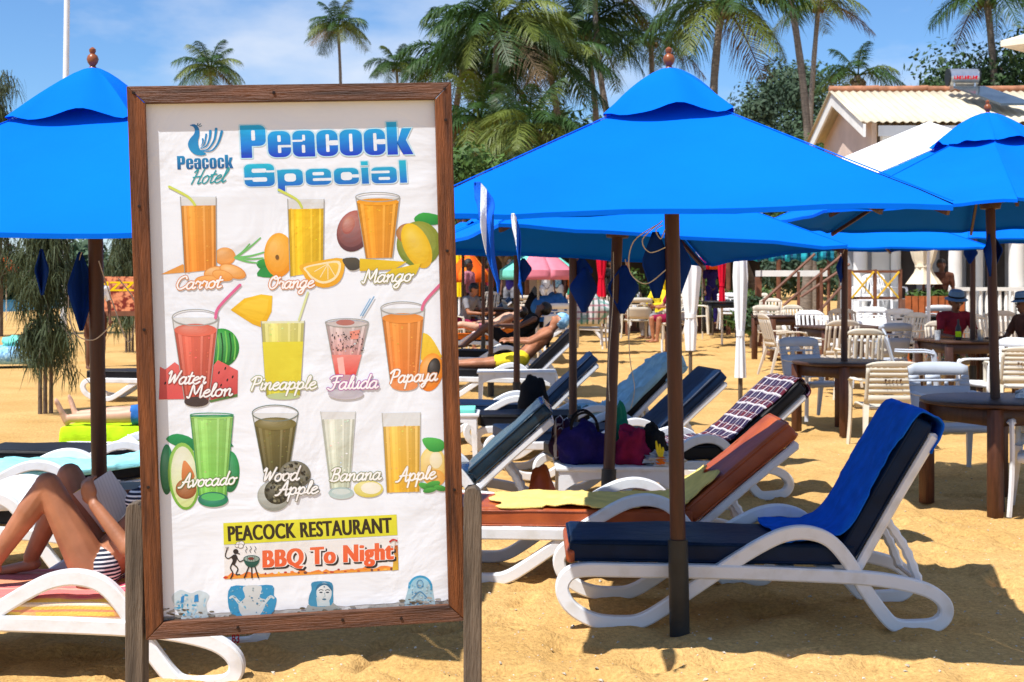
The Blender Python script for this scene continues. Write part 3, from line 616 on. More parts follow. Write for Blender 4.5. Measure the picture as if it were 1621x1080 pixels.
# --- print
def q(px, py):      # point of the photograph's picture of the sheet -> position on the sheet
    d = Vector(((px - CX) / FPX, 1, -(py - HOR) / FPX)); o = Vector((0, 0, CAMZ))
    a = SI @ o; dl = SI.to_3x3() @ d; k = (BY - a.y) / dl.y; r = a + dl * k; return (r.x, r.z)
c0 = lambda x, y: q(x, y)
c1 = lambda x, y: q(200 + x / 3.0865, 130 + y / 3.0865)
c2 = lambda x, y: q(200 + x / 3.0, 450 + y / 3.0)
c4 = lambda x, y: q(225 + x / 5.895, 180 + y / 5.895)
c5 = lambda x, y: q(340 + x / 5.229, 800 + y / 5.229)
c6 = lambda x, y: q(240 + x / 3.308, 900 + y / 3.308)
LAY = [BY - .0006]
def lay(): LAY[0] -= .000013; return LAY[0]
PK = .80
def col(c): return lin(c, PK)
class Ink:
    def __init__(s, cf): s.b = MB(); s.cf = cf; LAY[0] = BY - .0012
    def raw(s, pts, ct, cb=None, tri=None, y=None):
        y = lay() if y is None else y; cb = cb or ct
        zs = [p[1] for p in pts]; z0, z1 = min(zs), max(zs); k = (z1 - z0) or 1; ct, cb = col(ct), col(cb)
        cs = [tuple(cb[i] + (ct[i] - cb[i]) * (p[1] - z0) / k for i in range(3)) for p in pts]
        if tri is None: tri = geometry.tessellate_polygon([[Vector((p[0], p[1], 0)) for p in pts]])
        s.b.add([(p[0], y, p[1]) for p in pts], tri); s.b.c += cs
    def poly(s, pts, ct, cb=None, k=0):
        if k: pts = [(p.x, p.y) for p in smoothpath([(a, c, 0) for a, c in pts], k, closed=True)]
        s.raw([s.cf(*p) for p in pts], ct, cb)
    def ell(s, x, y, rx, ry, ct, cb=None, ro=0, a0=0, a1=360, n=28):
        ro = R(ro); pts = []
        full = a1 - a0 >= 360
        for i in range(n + (0 if full else 1)):
            a = R(a0 + (a1 - a0) * i / n); u, v = rx * math.cos(a), ry * math.sin(a); pts.append((x + u * math.cos(ro) - v * math.sin(ro), y + u * math.sin(ro) + v * math.cos(ro)))
        s.poly(pts, ct, cb)
        if ry > 27 and rx > 27 and full and n == 28:
            cb = cb or ct; md_ = tuple((p + q2) / 2 for p, q2 in zip(ct, cb))
            for j in range(1, 6):
                k = 1 - j * .15; lt_ = lambda c: tuple(min(255, v + (255 - v) * .055 * j) for v in c); ox, oy = -rx * .07 * j, -ry * .07 * j; s.poly([(x + ox + (p[0] - x) * k, y + oy + (p[1] - y) * k) for p in pts], lt_(ct), lt_(tuple((v * 2 + w2) / 3 for v, w2 in zip(cb, ct))))
    def ring(s, x, y, rx, ry, wd, c, ro=0, a0=0, a1=360):
        ro = R(ro); pts = []
        for i in range(33):
            a = R(a0 + (a1 - a0) * i / 32); u, v = rx * math.cos(a), ry * math.sin(a); pts.append((x + u * math.cos(ro) - v * math.sin(ro), y + u * math.sin(ro) + v * math.cos(ro)))
        s.stroke(pts, wd, c)
    def stroke(s, pts, wd, c, sm=0, taper=None, local=False, cb=None):
        if sm: pts = [(p.x, p.y) for p in smoothpath([(a, d, 0) for a, d in pts], sm)]
        lp = pts if local else [s.cf(*p) for p in pts]; n = len(lp); y = lay(); vs = []; fs = []; cs = []
        kk = 1.0 if local else (Vector(s.cf(1, 0)) - Vector(s.cf(0, 0))).length
        c = col(c)
        for i in range(n):
            a = Vector(lp[max(0, i - 1)]); d = Vector(lp[min(n - 1, i + 1)]); t = d - a; t = t.normalized() if t.length > 1e-9 else Vector((1, 0)); nn = Vector((-t.y, t.x))
            w_ = wd * kk / 2 * (1 if taper is None else taper[0] + (taper[1] - taper[0]) * i / (n - 1)); p = Vector(lp[i]); yy = y - .000008 * i / n
            vs += [(p.x + nn.x * w_, yy, p.y + nn.y * w_), (p.x - nn.x * w_, yy, p.y - nn.y * w_)]
            if i: fs.append((2 * i - 2, 2 * i - 1, 2 * i + 1, 2 * i))
        # round ends
        for e, sg in ((0, -1), (n - 1, 1)):
            a = Vector(lp[e]); d = Vector(lp[e - sg]); t = (a - d); t = t.normalized() if t.length > 1e-9 else Vector((1, 0)); nn = Vector((-t.y, t.x))
            w_ = wd * kk / 2 * (1 if taper is None else taper[0 if e == 0 else 1]); o = len(vs); yy = y - .000008 * e / n
            vs.append((a.x, yy, a.y))
            for k in range(7): an = math.pi * k / 6; r = a + nn * (w_ * math.cos(an)) + t * (w_ * math.sin(an)); vs.append((r.x, yy, r.y))
            fs += [(o, o + k, o + k + 1) for k in range(1, 7)]
        s.b.add(vs, fs); s.b.c += [c] * len(vs)
    def text(s, st, lb, rb, lt, ct, cb=None, bold=.03, dx=0, dy=0, gap=1.0, fat=0, fn=2):
        if fat:
            for k in range(-fn, fn + 1): s.text(st, lb, rb, lt, ct, cb, bold, dx + fat * k / fn, dy, gap)
            return
        cu = bpy.data.curves.new('t', 'FONT'); cu.body = st; cu.offset = bold; cu.space_character = gap; cu.resolution_u = 5
        ob = bpy.data.objects.new('t', cu); me = bpy.data.meshes.new_from_object(ob)
        vs = [v.co.copy() for v in me.vertices]; x0, x1 = min(v.x for v in vs), max(v.x for v in vs); y0, y1 = min(v.y for v in vs), max(v.y for v in vs)
        A, B_, D = (Vector((p[0] + dx, p[1] + dy)) for p in (lb, rb, lt)); pts = []
        for v in vs: u, w_ = (v.x - x0) / (x1 - x0), (v.y - y0) / (y1 - y0); p = A + (B_ - A) * u + (D - A) * w_; pts.append(s.cf(p.x, p.y))
        cs_t, cs_b = col(ct), col(cb or ct); y = lay(); o = len(s.b.v)
        s.b.add([(p[0], y, p[1]) for p in pts], [tuple(f.vertices) for f in me.polygons])
        s.b.c += [tuple(cs_b[i] + (cs_t[i] - cs_b[i]) * (v.y - y0) / (y1 - y0) for i in range(3)) for v in vs]
        bpy.data.objects.remove(ob); bpy.data.curves.remove(cu); bpy.data.meshes.remove(me)
    def script(s, st, p0, p1, xh, outline, fill=(255, 255, 255), wd=.25, ow=.22, slant=.28):
        adv = sum(GL[c][0] for c in st); A = Vector(p0); D = Vector(p1) - A; k = D.length / adv; e = D.normalized(); up = Vector((e.y, -e.x))
        def strokes():
            x = 0
            for c in st:
                for sk in GL[c][1]:
                    pp = [(p.x, p.y) for p in smoothpath([(a, d, 0) for a, d in sk], 4)] if len(sk) > 2 else sk
                    yield [s.cf(*(A + e * ((x + a) * k + d * xh * slant) + up * (d * xh))) for a, d in pp]
                x += GL[c][0]
        kk = (Vector(s.cf(1, 0)) - Vector(s.cf(0, 0))).length * xh
        if outline is not None:
            for lp in strokes(): s.stroke(lp, (wd + ow) * kk, outline, local=True)
        for lp in strokes(): s.stroke(lp, wd * kk, fill, local=True)
    def end(s, name):
        return sput(name, s.b.mesh(name, smooth=False, fix=False), 'print_ink')
    def glass(s, TL, TR, BR, BL, lev, jt, jb, rim=(170, 170, 165), ry=0, gc=(226, 228, 228)):
        f = lambda k: ((TL[0] + (BL[0] - TL[0]) * k, TL[1] + (BL[1] - TL[1]) * k), (TR[0] + (BR[0] - TR[0]) * k, TR[1] + (BR[1] - TR[1]) * k))
        s.poly([TL, TR, BR, BL], gc, (215, 218, 216))
        a, b_ = f(lev); s.poly([a, b_, BR, BL], jt, jb); NS = 13; lx0 = lambda P1, P2, k: (P1[0] + (P2[0] - P1[0]) * k, P1[1] + (P2[1] - P1[1]) * k); rg = random.Random(int(TL[0] + TL[1]))
        for i in range(NS):
            k = (i + .5) / NS; fc = .80 + .26 * math.exp(-((k - .27) / .15) ** 2) + .14 * math.exp(-((k - .62) / .25) ** 2); c1_, c2_ = (tuple(min(255, int(v * fc + (255 - v) * max(0, fc - 1) * .8)) for v in cc) for cc in (jt, jb)); s.poly([lx0(a, b_, i / NS), lx0(a, b_, (i + 1) / NS), lx0(BL, BR, (i + 1) / NS), lx0(BL, BR, i / NS)], c1_, c2_)
        for i in range(26):
            u, v = rg.uniform(.08, .92), rg.random() ** 2; p_ = lx0(lx0(a, b_, u), lx0(BL, BR, u), v); q_ = rg.uniform(1.2, 4.2); c_ = tuple(min(255, int(w2 * rg.uniform(.86, 1.12) + 8)) for w2 in jt); s.ell(p_[0], p_[1], q_ * 1.4, q_, c_, n=7)
        for k0, k1 in ((.08, .16), (.62, .68), (.86, .93)):
            h = tuple(min(255, int(c * .84 + 255 * .16)) for c in jt); h2 = tuple(min(255, int(c * .9 + 255 * .1)) for c in jb)
            lx = lambda P1, P2, k: (P1[0] + (P2[0] - P1[0]) * k, P1[1] + (P2[1] - P1[1]) * k)
            s.poly([lx(a, b_, k0), lx(a, b_, k1), lx(BL, BR, k1), lx(BL, BR, k0)], h, h2)
        if ry:
            s.ell((a[0] + b_[0]) / 2, (a[1] + b_[1]) / 2, abs(b_[0] - a[0]) / 2, ry * .8, tuple(int(c * .9) for c in jt), jt)
            s.ring((TL[0] + TR[0]) / 2, (TL[1] + TR[1]) / 2, abs(TR[0] - TL[0]) / 2, ry, 5, rim)
        s.stroke([TL, BL], 3.5, rim); s.stroke([TR, BR], 3.5, rim)
GL = {'a': (1.0, [[(.75, .85), (.45, 1), (.1, .6), (.15, .1), (.45, 0), (.75, .45), (.8, .95)], [(.8, .95), (.75, .2), (.9, 0), (1.1, .2)]]),
 'c': (.8, [[(.75, .8), (.5, 1), (.15, .6), (.15, .2), (.4, 0), (.8, .2)]]),
 'd': (1.0, [[(.75, .85), (.45, 1), (.1, .55), (.15, .1), (.45, 0), (.75, .4)], [(.95, 1.9), (.8, .9), (.75, .2), (.9, 0), (1.1, .2)]]),
 'e': (.8, [[(.1, .45), (.45, .55), (.7, .8), (.5, 1), (.2, .75), (.1, .35), (.3, 0), (.6, .05), (.9, .3)]]),
 'g': (1.0, [[(.75, .85), (.45, 1), (.1, .55), (.15, .1), (.45, 0), (.75, .45)], [(.82, 1), (.72, .1), (.55, -.75), (.25, -.85), (.1, -.6), (.5, -.2), (1.1, .25)]]),
 'i': (.5, [[(.25, .95), (.2, .2), (.35, 0), (.6, .25)], [(.3, 1.4), (.34, 1.48)]]),
 'l': (.5, [[(.1, .4), (.45, 1.3), (.45, 1.8), (.28, 1.7), (.2, .9), (.2, .2), (.35, 0), (.6, .25)]]),
 'n': (1.0, [[(.05, .75), (.2, .98), (.2, 0)], [(.2, .5), (.5, .95), (.72, .9), (.7, .2), (.85, 0), (1.05, .2)]]),
 'o': (.9, [[(.5, 1), (.15, .75), (.12, .25), (.4, 0), (.7, .2), (.75, .7), (.5, 1)], [(.6, .95), (.8, .8), (1.0, .9)]]),
 'p': (1.0, [[(.05, .75), (.22, .98), (.1, -.9)], [(.2, .5), (.5, .98), (.8, .75), (.75, .2), (.45, .02), (.2, .2)], [(.7, .15), (1.05, .2)]]),
 'r': (.75, [[(.05, .7), (.2, 1.05), (.45, .9), (.62, .88), (.55, .3), (.65, 0), (.85, .2)]]),
 't': (.6, [[(.35, 1.6), (.2, .3), (.35, 0), (.65, .2)], [(0, 1.05), (.65, 1.12)]]),
 'u': (.95, [[(.1, .95), (.1, .25), (.3, 0), (.6, .25), (.72, .95)], [(.72, .95), (.68, .2), (.82, 0), (1.0, .2)]]),
 'v': (.8, [[(.05, .9), (.2, .95), (.3, 0), (.65, .7), (.65, 1), (.9, .85)]]),
 'y': (.95, [[(.1, .95), (.1, .25), (.3, 0), (.6, .25), (.72, .95)], [(.75, 1), (.62, -.3), (.35, -.85), (.12, -.6), (.5, -.2), (1.0, .2)]]),
 'A': (1.35, [[(-.1, 0), (.3, .2), (.9, 1.85), (1.0, 1.85), (1.05, .1), (1.25, 0), (1.4, .2)], [(.3, .75), (1.15, .8)]]),
 'B': (1.2, [[(.4, 1.8), (.25, 0)], [(0, 1.5), (.4, 1.85), (.95, 1.75), (.9, 1.15), (.4, .98)], [(.4, .98), (1.0, .85), (1.0, .2), (.5, -.02), (.05, .15)]]),
 'C': (1.15, [[(1.05, 1.5), (.85, 1.85), (.3, 1.5), (.1, .6), (.4, .02), (.8, .08), (1.15, .4)]]),
 'F': (1.1, [[(.7, 1.75), (.55, .3), (.25, -.05), (-.1, .15)], [(0, 1.5), (.3, 1.8), (1.2, 1.85)], [(.35, .95), (1.0, 1.0)]]),
 'H': (1.3, [[(.1, 1.5), (.45, 1.8), (.25, 0)], [(1.15, 1.85), (.95, .2), (1.1, 0), (1.3, .15)], [(.15, .85), (1.1, .95)]]),
 'M': (1.55, [[(-.1, .1), (.15, .05), (.35, 1.8), (.75, .4), (1.25, 1.85), (1.3, .1), (1.45, 0), (1.6, .2)]]),
 'O': (1.3, [[(.7, 1.85), (.2, 1.4), (.15, .5), (.55, 0), (1.05, .4), (1.1, 1.3), (.7, 1.85), (.55, 1.5), (.9, 1.4), (1.3, 1.6)]]),
 'P': (1.1, [[(.45, 1.75), (.25, -.05)], [(0, 1.4), (.4, 1.85), (1.05, 1.75), (1.0, 1.0), (.4, .8)]]),
 'W': (1.35, [[(0, 1.5), (.25, 1.85), (.25, .1), (.75, 1.4), (.8, .1), (1.35, 1.85)]])}
# sheet
b = MB(); x0, x1, z0, z1 = -hw + fw - .002, hw - fw + .002, -hh + fw + .0, hh - fw
tp = [(x0, z0 + .055)]; n = 30
edge = [(x0 + (x1 - x0) * i / n, z0 + .010 + .006 * nz(i * .7, 2) + .02 * i / n * 0) for i in range(n + 1)]
I = Ink(c0); LAY[0] = BY - .0006; I.raw([(x0, z1)] + edge + [(x1, z1)], (228, 228, 232)); I.b.c = []
sput('poster_sheet', I.b.mesh('poster', smooth=False), 'poster_paper')
BLK = {'P': (.62, [('r', 0, 0, .27, 1, .02), ('r', 0, .36, .62, 1, .17)], [(.27, .53, .36, .84)]), 'e': (.56, [('r', 0, 0, .56, .8, .2)], [(.24, .47, .32, .67), (.24, .30, .58, .37), (.24, .13, .32, .34)]), 'a': (.54, [('r', 0, 0, .54, .8, .17), ('r', .3, 0, .54, .4, .01)], [(-.02, .46, .25, .52), (.24, .49, .31, .67), (.22, .12, .30, .36)]), 'c': (.52, [('r', 0, 0, .52, .8, .2)], [(.23, .13, .31, .67), (.30, .33, .54, .48)]), 'o': (.55, [('r', 0, 0, .55, .8, .2)], [(.235, .13, .315, .67)]), 'k': (.60, [('r', 0, 0, .25, 1, .01), ('p', [(.24, .34), (.37, .8), (.61, .8), (.46, .44), (.63, 0), (.38, 0), (.24, .46)])], []),
       'S': (.95, [('r', 0, 0, .95, 1, .2)], [(.24, .61, .70, .79), (.69, .61, .97, .70), (.25, .21, .71, .40), (-.02, .30, .26, .40)]), 'p': (.80, [('r', 0, -.27, .22, .70, .01), ('r', 0, 0, .80, .72, .18)], [(.22, .18, .58, .54)]), '2': (.80, [('r', 0, 0, .80, .72, .2)], [(.22, .43, .58, .57), (.22, .18, .82, .30)]), '3': (.78, [('r', 0, 0, .78, .72, .2)], [(.22, .18, .57, .54), (.56, .29, .80, .43)]), 'i': (.22, [('r', 0, 0, .22, .72, .01), ('r', 0, .82, .22, 1, .01)], []), '4': (.80, [('r', 0, 0, .80, .72, .18)], [(-.02, .45, .58, .56), (.22, .15, .58, .28)]), 'l': (.22, [('r', 0, 0, .22, 1, .01)], [])}
def block(I, st, lb, rb, lt, ct, cb, gap=.045, z0=0.0, halo=None, paper=(229, 232, 236)):
    adv = sum(BLK[c][0] + gap for c in st) - gap; A, B_, D = (Vector(p) for p in (lb, rb, lt)); ct_, cb_ = col(ct), col(cb); x = 0
    mp_ = lambda u, v: I.cf(*(A + (B_ - A) * ((x + u) / adv) + (D - A) * v))
    def fill(pts, flat=None):
        tri = geometry.tessellate_polygon([[Vector((p[0], p[1], 0)) for p in pts]]); y = lay(); L3 = [mp_(*p) for p in pts]
        I.b.add([(p[0], y, p[1]) for p in L3], tri); I.b.c += [flat if flat else tuple(cb_[i] + (ct_[i] - cb_[i]) * max(0, min(1, (p[1] - z0) / (1 - z0))) for i in range(3)) for p in pts]
    def rr(x0, y0, x1, y1, r):
        o = []
        for cx_, cy_, a0 in ((x1 - r, y1 - r, 0), (x0 + r, y1 - r, 90), (x0 + r, y0 + r, 180), (x1 - r, y0 + r, 270)):
            for k in range(6): a = R(a0 + 18 * k); o.append((cx_ + r * math.cos(a), cy_ + r * math.sin(a)))
        return o
    for c in st:
        w_, pos, neg = BLK[c]
        if halo:
            for s_ in pos: fill(rr(s_[1] - .035, s_[2] - .035, s_[3] + .035, s_[4] + .035, s_[5] + .03) if s_[0] == 'r' else [(p[0] + (.04 if p[0] > .3 else -.03), p[1] + (.035 if p[1] > .4 else -.035)) for p in s_[1]], col(halo))
        for s_ in pos: fill(rr(*s_[1:]) if s_[0] == 'r' else s_[1])
        for q_ in neg: fill(rr(*q_, min(q_[2] - q_[0], q_[3] - q_[1]) * .32), tuple(v * k for v, k in zip(lin(paper, .92), (.95, 1, 1.05))))
        x += w_ + gap
I = Ink(c1); block(I, 'Peacock', (562, 372), (1397, 353), (554, 212), (8, 185, 240), (6, 52, 205), halo=(196, 234, 248)); I.end('printed_title')
I = Ink(c1); block(I, 'Sp23i4l', (580, 512), (1372, 492), (573, 402), (20, 195, 225), (12, 60, 205), gap=.09, z0=-.27, halo=(206, 236, 248)); I.end('printed_title')
I = Ink(c1); block(I, 'Peacock', (250, 428), (521, 421), (247, 362), (20, 140, 195), (14, 95, 160), gap=.07)
I.script('Hotel', (308, 500), (478, 490), 38, None, (25, 160, 170), wd=.17, slant=.45)
I.cf = c4; TQ = (20, 140, 200)
I.poly([(445, 110), (490, 100), (528, 135), (535, 200), (522, 260), (532, 320), (562, 352), (600, 378), (550, 393), (490, 380), (442, 335), (428, 280), (450, 230), (485, 190), (492, 150), (475, 122)], (20, 120, 190), (25, 150, 205), k=3)
for st in ([(560, 352), (650, 345), (712, 270), (744, 168)], [(552, 345), (615, 330), (672, 250), (691, 145)], [(548, 327), (600, 300), (630, 230), (637, 165)], [(545, 320), (580, 285), (598, 195)], [(550, 302), (565, 270), (566, 238)]):
    I.stroke(st, 26 if st[-1][1] < 180 else 18, TQ, sm=6, taper=(.25, 1))
for st in ([(515, 112), (521, 92)], [(525, 114), (545, 96)], [(535, 122), (555, 114)]): I.stroke(st, 7, (30, 110, 140))
I.end('printed_logo')
# juices, row 1
OR_ = (226, 140, 72)
I = Ink(c1); I.poly([(168, 940), (275, 890), (300, 905), (290, 930)], (240, 165, 75)); I.ell(482, 852, 52, 44, (246, 176, 96), (238, 150, 60))
for e in ((655, 762), (672, 832), (640, 884), (602, 792), (668, 860)): I.stroke([(532, 858), ((532 + e[0]) / 2, (858 + e[1]) / 2 + 6), e], 12, (120, 200, 110), sm=4, taper=(1, .6))
I.glass((264, 560), (438, 560), (440, 915), (285, 932), .12, (252, 170, 62), (250, 150, 45)); I.stroke([(210, 512), (300, 560), (335, 600)], 13, (214, 226, 96), sm=4)
for e in ((432, 932, 52, 30, -10), (520, 925, 66, 30, 20), (400, 972, 64, 26, 0), (470, 945, 50, 24, 15)): I.ell(*e[:4], (250, 186, 104), (240, 156, 66), ro=e[4]); I.ring(*e[:4], 4, (232, 150, 70), ro=e[4])
I.script('Carrot', (240, 1012), (460, 1004), 33, OR_); I.end('printed_carrot_juice')
I = Ink(c1); I.poly([(635, 885), (665, 866), (720, 872), (740, 905), (660, 915)], (60, 170, 70), (25, 130, 60), k=3); I.poly([(640, 948), (668, 905), (730, 925), (745, 955)], (40, 150, 70), k=3)
I.ell(745, 845, 72, 108, (250, 180, 50), (240, 150, 20)); I.glass((788, 572), (966, 572), (962, 925), (800, 950), .13, (255, 205, 15), (246, 200, 30)); I.stroke([(745, 527), (830, 573), (857, 612)], 13, (214, 226, 96), sm=4)
I.poly([(850, 895), (950, 872), (1055, 862), (1062, 930), (1030, 985), (960, 1005), (890, 975), (860, 930)], (246, 190, 50), (240, 170, 30), k=3); I.poly([(868, 905), (950, 884), (1040, 874), (1044, 925), (1015, 968), (960, 985), (905, 962), (880, 930)], (252, 236, 190), k=3); I.poly([(880, 908), (950, 893), (1030, 884), (1032, 925), (1008, 958), (960, 974), (912, 952), (890, 928)], (248, 206, 80), (242, 190, 50), k=3)
for a in (60, 90, 120, 150): I.stroke([(985, 888), (985 + 75 * math.cos(R(a)), 888 + 75 * math.sin(R(a)))], 4, (252, 236, 190))
I.ell(737, 856, 9, 12, (130, 90, 40)); I.script('Orange', (690, 1010), (912, 1002), 33, OR_); I.end('printed_orange_juice')
I = Ink(c1); I.ell(1112, 728, 82, 104, (184, 104, 92), (84, 48, 58), ro=20); I.ell(1085, 700, 30, 44, (200, 130, 110), (170, 92, 86), ro=20)
I.poly([(1405, 668), (1450, 638), (1535, 656), (1535, 692), (1440, 698)], (60, 180, 70), (25, 140, 60), k=3); I.ell(1428, 792, 108, 112, (150, 160, 50), (110, 130, 40)); I.ell(1380, 740, 62, 50, (180, 120, 60)); I.ell(1418, 800, 64, 118, (246, 205, 30), (225, 175, 15), ro=-25)
I.glass((1120, 562), (1335, 562), (1300, 858), (1170, 862), .08, (254, 172, 30), (246, 160, 40), ry=22)
I.poly([(1058, 864), (1120, 858), (1142, 880), (1135, 912), (1095, 920), (1068, 895)], (90, 84, 70), (60, 56, 50), k=3); I.poly([(1140, 862), (1230, 868), (1370, 878), (1310, 915), (1140, 924)], (240, 205, 35), (225, 185, 25)); I.poly([(1240, 950), (1300, 915), (1440, 884), (1415, 940), (1320, 958)], (236, 200, 30), (214, 190, 40))
I.script('Mango', (1155, 980), (1390, 972), 35, (150, 150, 70)); I.end('printed_mango_juice')
# row 2
I = Ink(c2); I.ell(452, 302, 84, 92, (50, 165, 60), (15, 110, 40))
for k in range(6): I.stroke([(410 + k * 20, 225 + 8 * abs(k - 3)), (418 + k * 20, 300), (412 + k * 20, 375 - 6 * abs(k - 2))], 7, (120, 205, 90) if k % 2 else (10, 85, 35), sm=4)
I.poly([(155, 548), (160, 392), (185, 405), (230, 370), (282, 410), (282, 545)], (236, 110, 104), (224, 84, 84)); I.poly([(395, 470), (402, 400), (435, 360), (530, 410), (528, 525), (400, 550)], (232, 104, 100), (206, 70, 74)); I.poly([(392, 552), (528, 520), (528, 534), (400, 562)], (90, 130, 70))
for x, y in ((440, 420), (470, 400), (480, 455), (450, 480), (505, 440), (210, 430), (185, 470)): I.ell(x, y, 4, 8, (60, 20, 25), ro=20, n=10)
I.glass((218, 158), (438, 158), (392, 558), (278, 560), .15, (240, 116, 92), (196, 76, 60), ry=38); I.ell(333, 558, 58, 24, (70, 58, 58)); I.stroke([(540, 4), (440, 108), (424, 160)], 14, (232, 110, 158), sm=4)
I.script('Water', (192, 474), (372, 472), 33, (160, 84, 74)); I.script('Melon', (292, 538), (500, 528), 33, (130, 62, 58)); I.end('printed_watermelon_juice')
I = Ink(c2); I.poly([(495, 122), (560, 68), (640, 48), (694, 55), (690, 130), (650, 208), (600, 190), (545, 155)], (250, 205, 40), (238, 180, 20)); I.poly([(520, 120), (575, 80), (640, 66), (676, 72), (668, 130), (640, 180), (590, 165)], (252, 214, 66), (246, 196, 30))
I.glass((640, 176), (846, 174), (826, 528), (664, 530), .03, (238, 234, 140), (222, 214, 50), gc=(236, 238, 200)); I.poly([(647, 275), (840, 272), (828, 470), (660, 470)], (234, 222, 60), (226, 210, 50)); I.ell(745, 532, 78, 16, (190, 205, 150)); I.stroke([(862, 40), (820, 170)], 11, (226, 234, 170)); I.script('Pineapple', (585, 502), (896, 496), 33, (170, 178, 120)); I.end('printed_pineapple_juice')
I = Ink(c2); I.glass((945, 178), (1150, 190), (1092, 430), (992, 430), .02, (222, 212, 210), (236, 120, 110), ry=20); I.poly([(975, 335), (1118, 335), (1090, 430), (995, 432)], (244, 150, 140), (230, 76, 66)); I.poly([(1000, 350), (1030, 345), (1040, 430), (1010, 425)], (250, 190, 180)); I.poly([(1060, 225), (1110, 215), (1100, 260), (1065, 262)], (238, 150, 130)); I.ell(1040, 182, 44, 14, (190, 120, 110))
rs = random.Random(5)
for k in range(70): x, y = rs.uniform(975, 1125), rs.uniform(225, 318); I.ell(x, y, rs.uniform(2, 4), rs.uniform(2, 4), (60, 55, 60), n=6)
I.poly([(1020, 430), (1064, 430), (1068, 505), (1015, 505)], (200, 160, 170)); I.ell(1042, 520, 84, 28, (176, 168, 180), (206, 200, 210)); I.stroke([(1176, 60), (1122, 150)], 6, (130, 175, 215)); I.stroke([(1158, 70), (1112, 150)], 6, (150, 190, 225)); I.script('Faluda', (960, 500), (1190, 492), 34, (190, 110, 180)); I.end('printed_faluda')
I = Ink(c2); I.poly([(1400, 240), (1445, 250), (1495, 335), (1490, 350), (1400, 360)], (248, 214, 60), (240, 190, 50), k=3); I.ell(1445, 418, 58, 92, (250, 160, 50), (240, 130, 30), ro=12); I.ell(1460, 402, 30, 52, (40, 36, 34), (26, 24, 26), ro=12)
I.glass((1208, 116), (1416, 112), (1384, 480), (1255, 480), .13, (252, 158, 66), (240, 128, 50), ry=30); I.ell(1320, 480, 64, 26, (240, 150, 90)); I.stroke([(1490, 2), (1420, 80), (1404, 120)], 15, (228, 112, 150), sm=4); I.script('Papaya', (1246, 470), (1472, 456), 33, (214, 140, 84)); I.end('printed_papaya_juice')
# row 3
I = Ink(c2); I.poly([(188, 735), (240, 710), (315, 735), (325, 790), (240, 770)], (30, 160, 90), (15, 120, 70), k=3); I.ell(192, 880, 32, 120, (30, 140, 90), (20, 100, 60)); I.ell(492, 890, 46, 98, (40, 160, 90), (20, 110, 60)); I.poly([(490, 745), (510, 770), (490, 775)], (30, 130, 80))
I.ell(274, 912, 76, 160, (150, 205, 90), (120, 180, 60), ro=-4); I.ell(275, 915, 62, 145, (236, 240, 214), (214, 228, 150), ro=-4); I.poly([(262, 905), (272, 838), (300, 860), (325, 912), (300, 940), (270, 935)], (230, 150, 90), (196, 112, 56), k=3); I.ell(284, 972, 50, 48, (176, 104, 54), (140, 78, 36))
I.glass((304, 622), (508, 620), (476, 1005), (345, 1005), .03, (168, 228, 120), (128, 212, 84), rim=(60, 150, 100), ry=9, gc=(50, 150, 110)); I.ell(412, 1022, 72, 36, (30, 110, 100), (20, 140, 90)); I.ell(412, 1010, 56, 18, (90, 200, 110)); I.script('Avocado', (252, 966), (515, 948), 32, (110, 140, 70)); I.end('printed_avocado_juice')
I = Ink(c2); I.glass((598, 612), (816, 612), (772, 890), (652, 895), .18, (128, 116, 62), (84, 78, 42), rim=(120, 130, 120), ry=38)
I.ell(800, 905, 76, 66, (126, 124, 108), (90, 88, 74)); I.ell(700, 1005, 78, 72, (190, 194, 186), (150, 154, 146)); I.ell(715, 985, 60, 60, (80, 78, 58), (60, 58, 44))
for k in range(90): a, r = rs.uniform(0, 6.28), rs.random() ** .5; x, y = (800 + 66 * r * math.cos(a), 905 + 56 * r * math.sin(a)) if k % 2 else (712 + 52 * r * math.cos(a), 988 + 54 * r * math.sin(a)); c = rs.choice([(150, 146, 120), (50, 50, 38), (110, 106, 80), (40, 38, 30)]); I.ell(x, y, rs.uniform(4, 11), rs.uniform(3, 7), c, n=7, ro=rs.uniform(0, 180))
I.script('Wood', (645, 938), (815, 928), 34, (110, 110, 96)); I.script('Apple', (712, 1002), (905, 992), 33, (120, 120, 104)); I.end('printed_wood_apple_juice')
I = Ink(c2); I.glass((922, 605), (1088, 605), (1062, 965), (968, 970), .1, (234, 238, 222), (216, 226, 200), rim=(205, 210, 205), gc=(230, 232, 232)); I.ell(1020, 992, 60, 28, (170, 196, 194), (196, 216, 214)); I.ell(1020, 985, 44, 14, (214, 226, 222)); I.ell(1150, 972, 70, 40, (240, 230, 140), (222, 206, 90)); I.ell(1162, 968, 48, 28, (248, 244, 222)); I.script('Banana', (965, 936), (1205, 926), 33, (150, 156, 110)); I.end('printed_banana_juice')
I = Ink(c2); I.ell(1455, 862, 64, 92, (250, 230, 140), (244, 190, 90)); I.ell(1470, 835, 30, 40, (250, 240, 200)); I.ell(1465, 920, 48, 40, (246, 180, 80)); I.poly([(1404, 738), (1450, 728), (1505, 745), (1500, 790), (1440, 792)], (90, 200, 90), (40, 150, 60), k=3)
I.glass((1214, 612), (1396, 608), (1394, 985), (1236, 990), .17, (252, 206, 96), (248, 190, 50), rim=(200, 200, 190))
for e in ((1420, 960, 34, 15, 20), (1455, 950, 36, 15, -15), (1490, 968, 30, 14, 10), (1440, 978, 32, 12, -10)): I.ell(*e[:4], (90, 190, 80), (40, 130, 50), ro=e[4])
I.script('Apple', (1284, 938), (1465, 922), 33, (206, 170, 90)); I.end('printed_apple_juice')
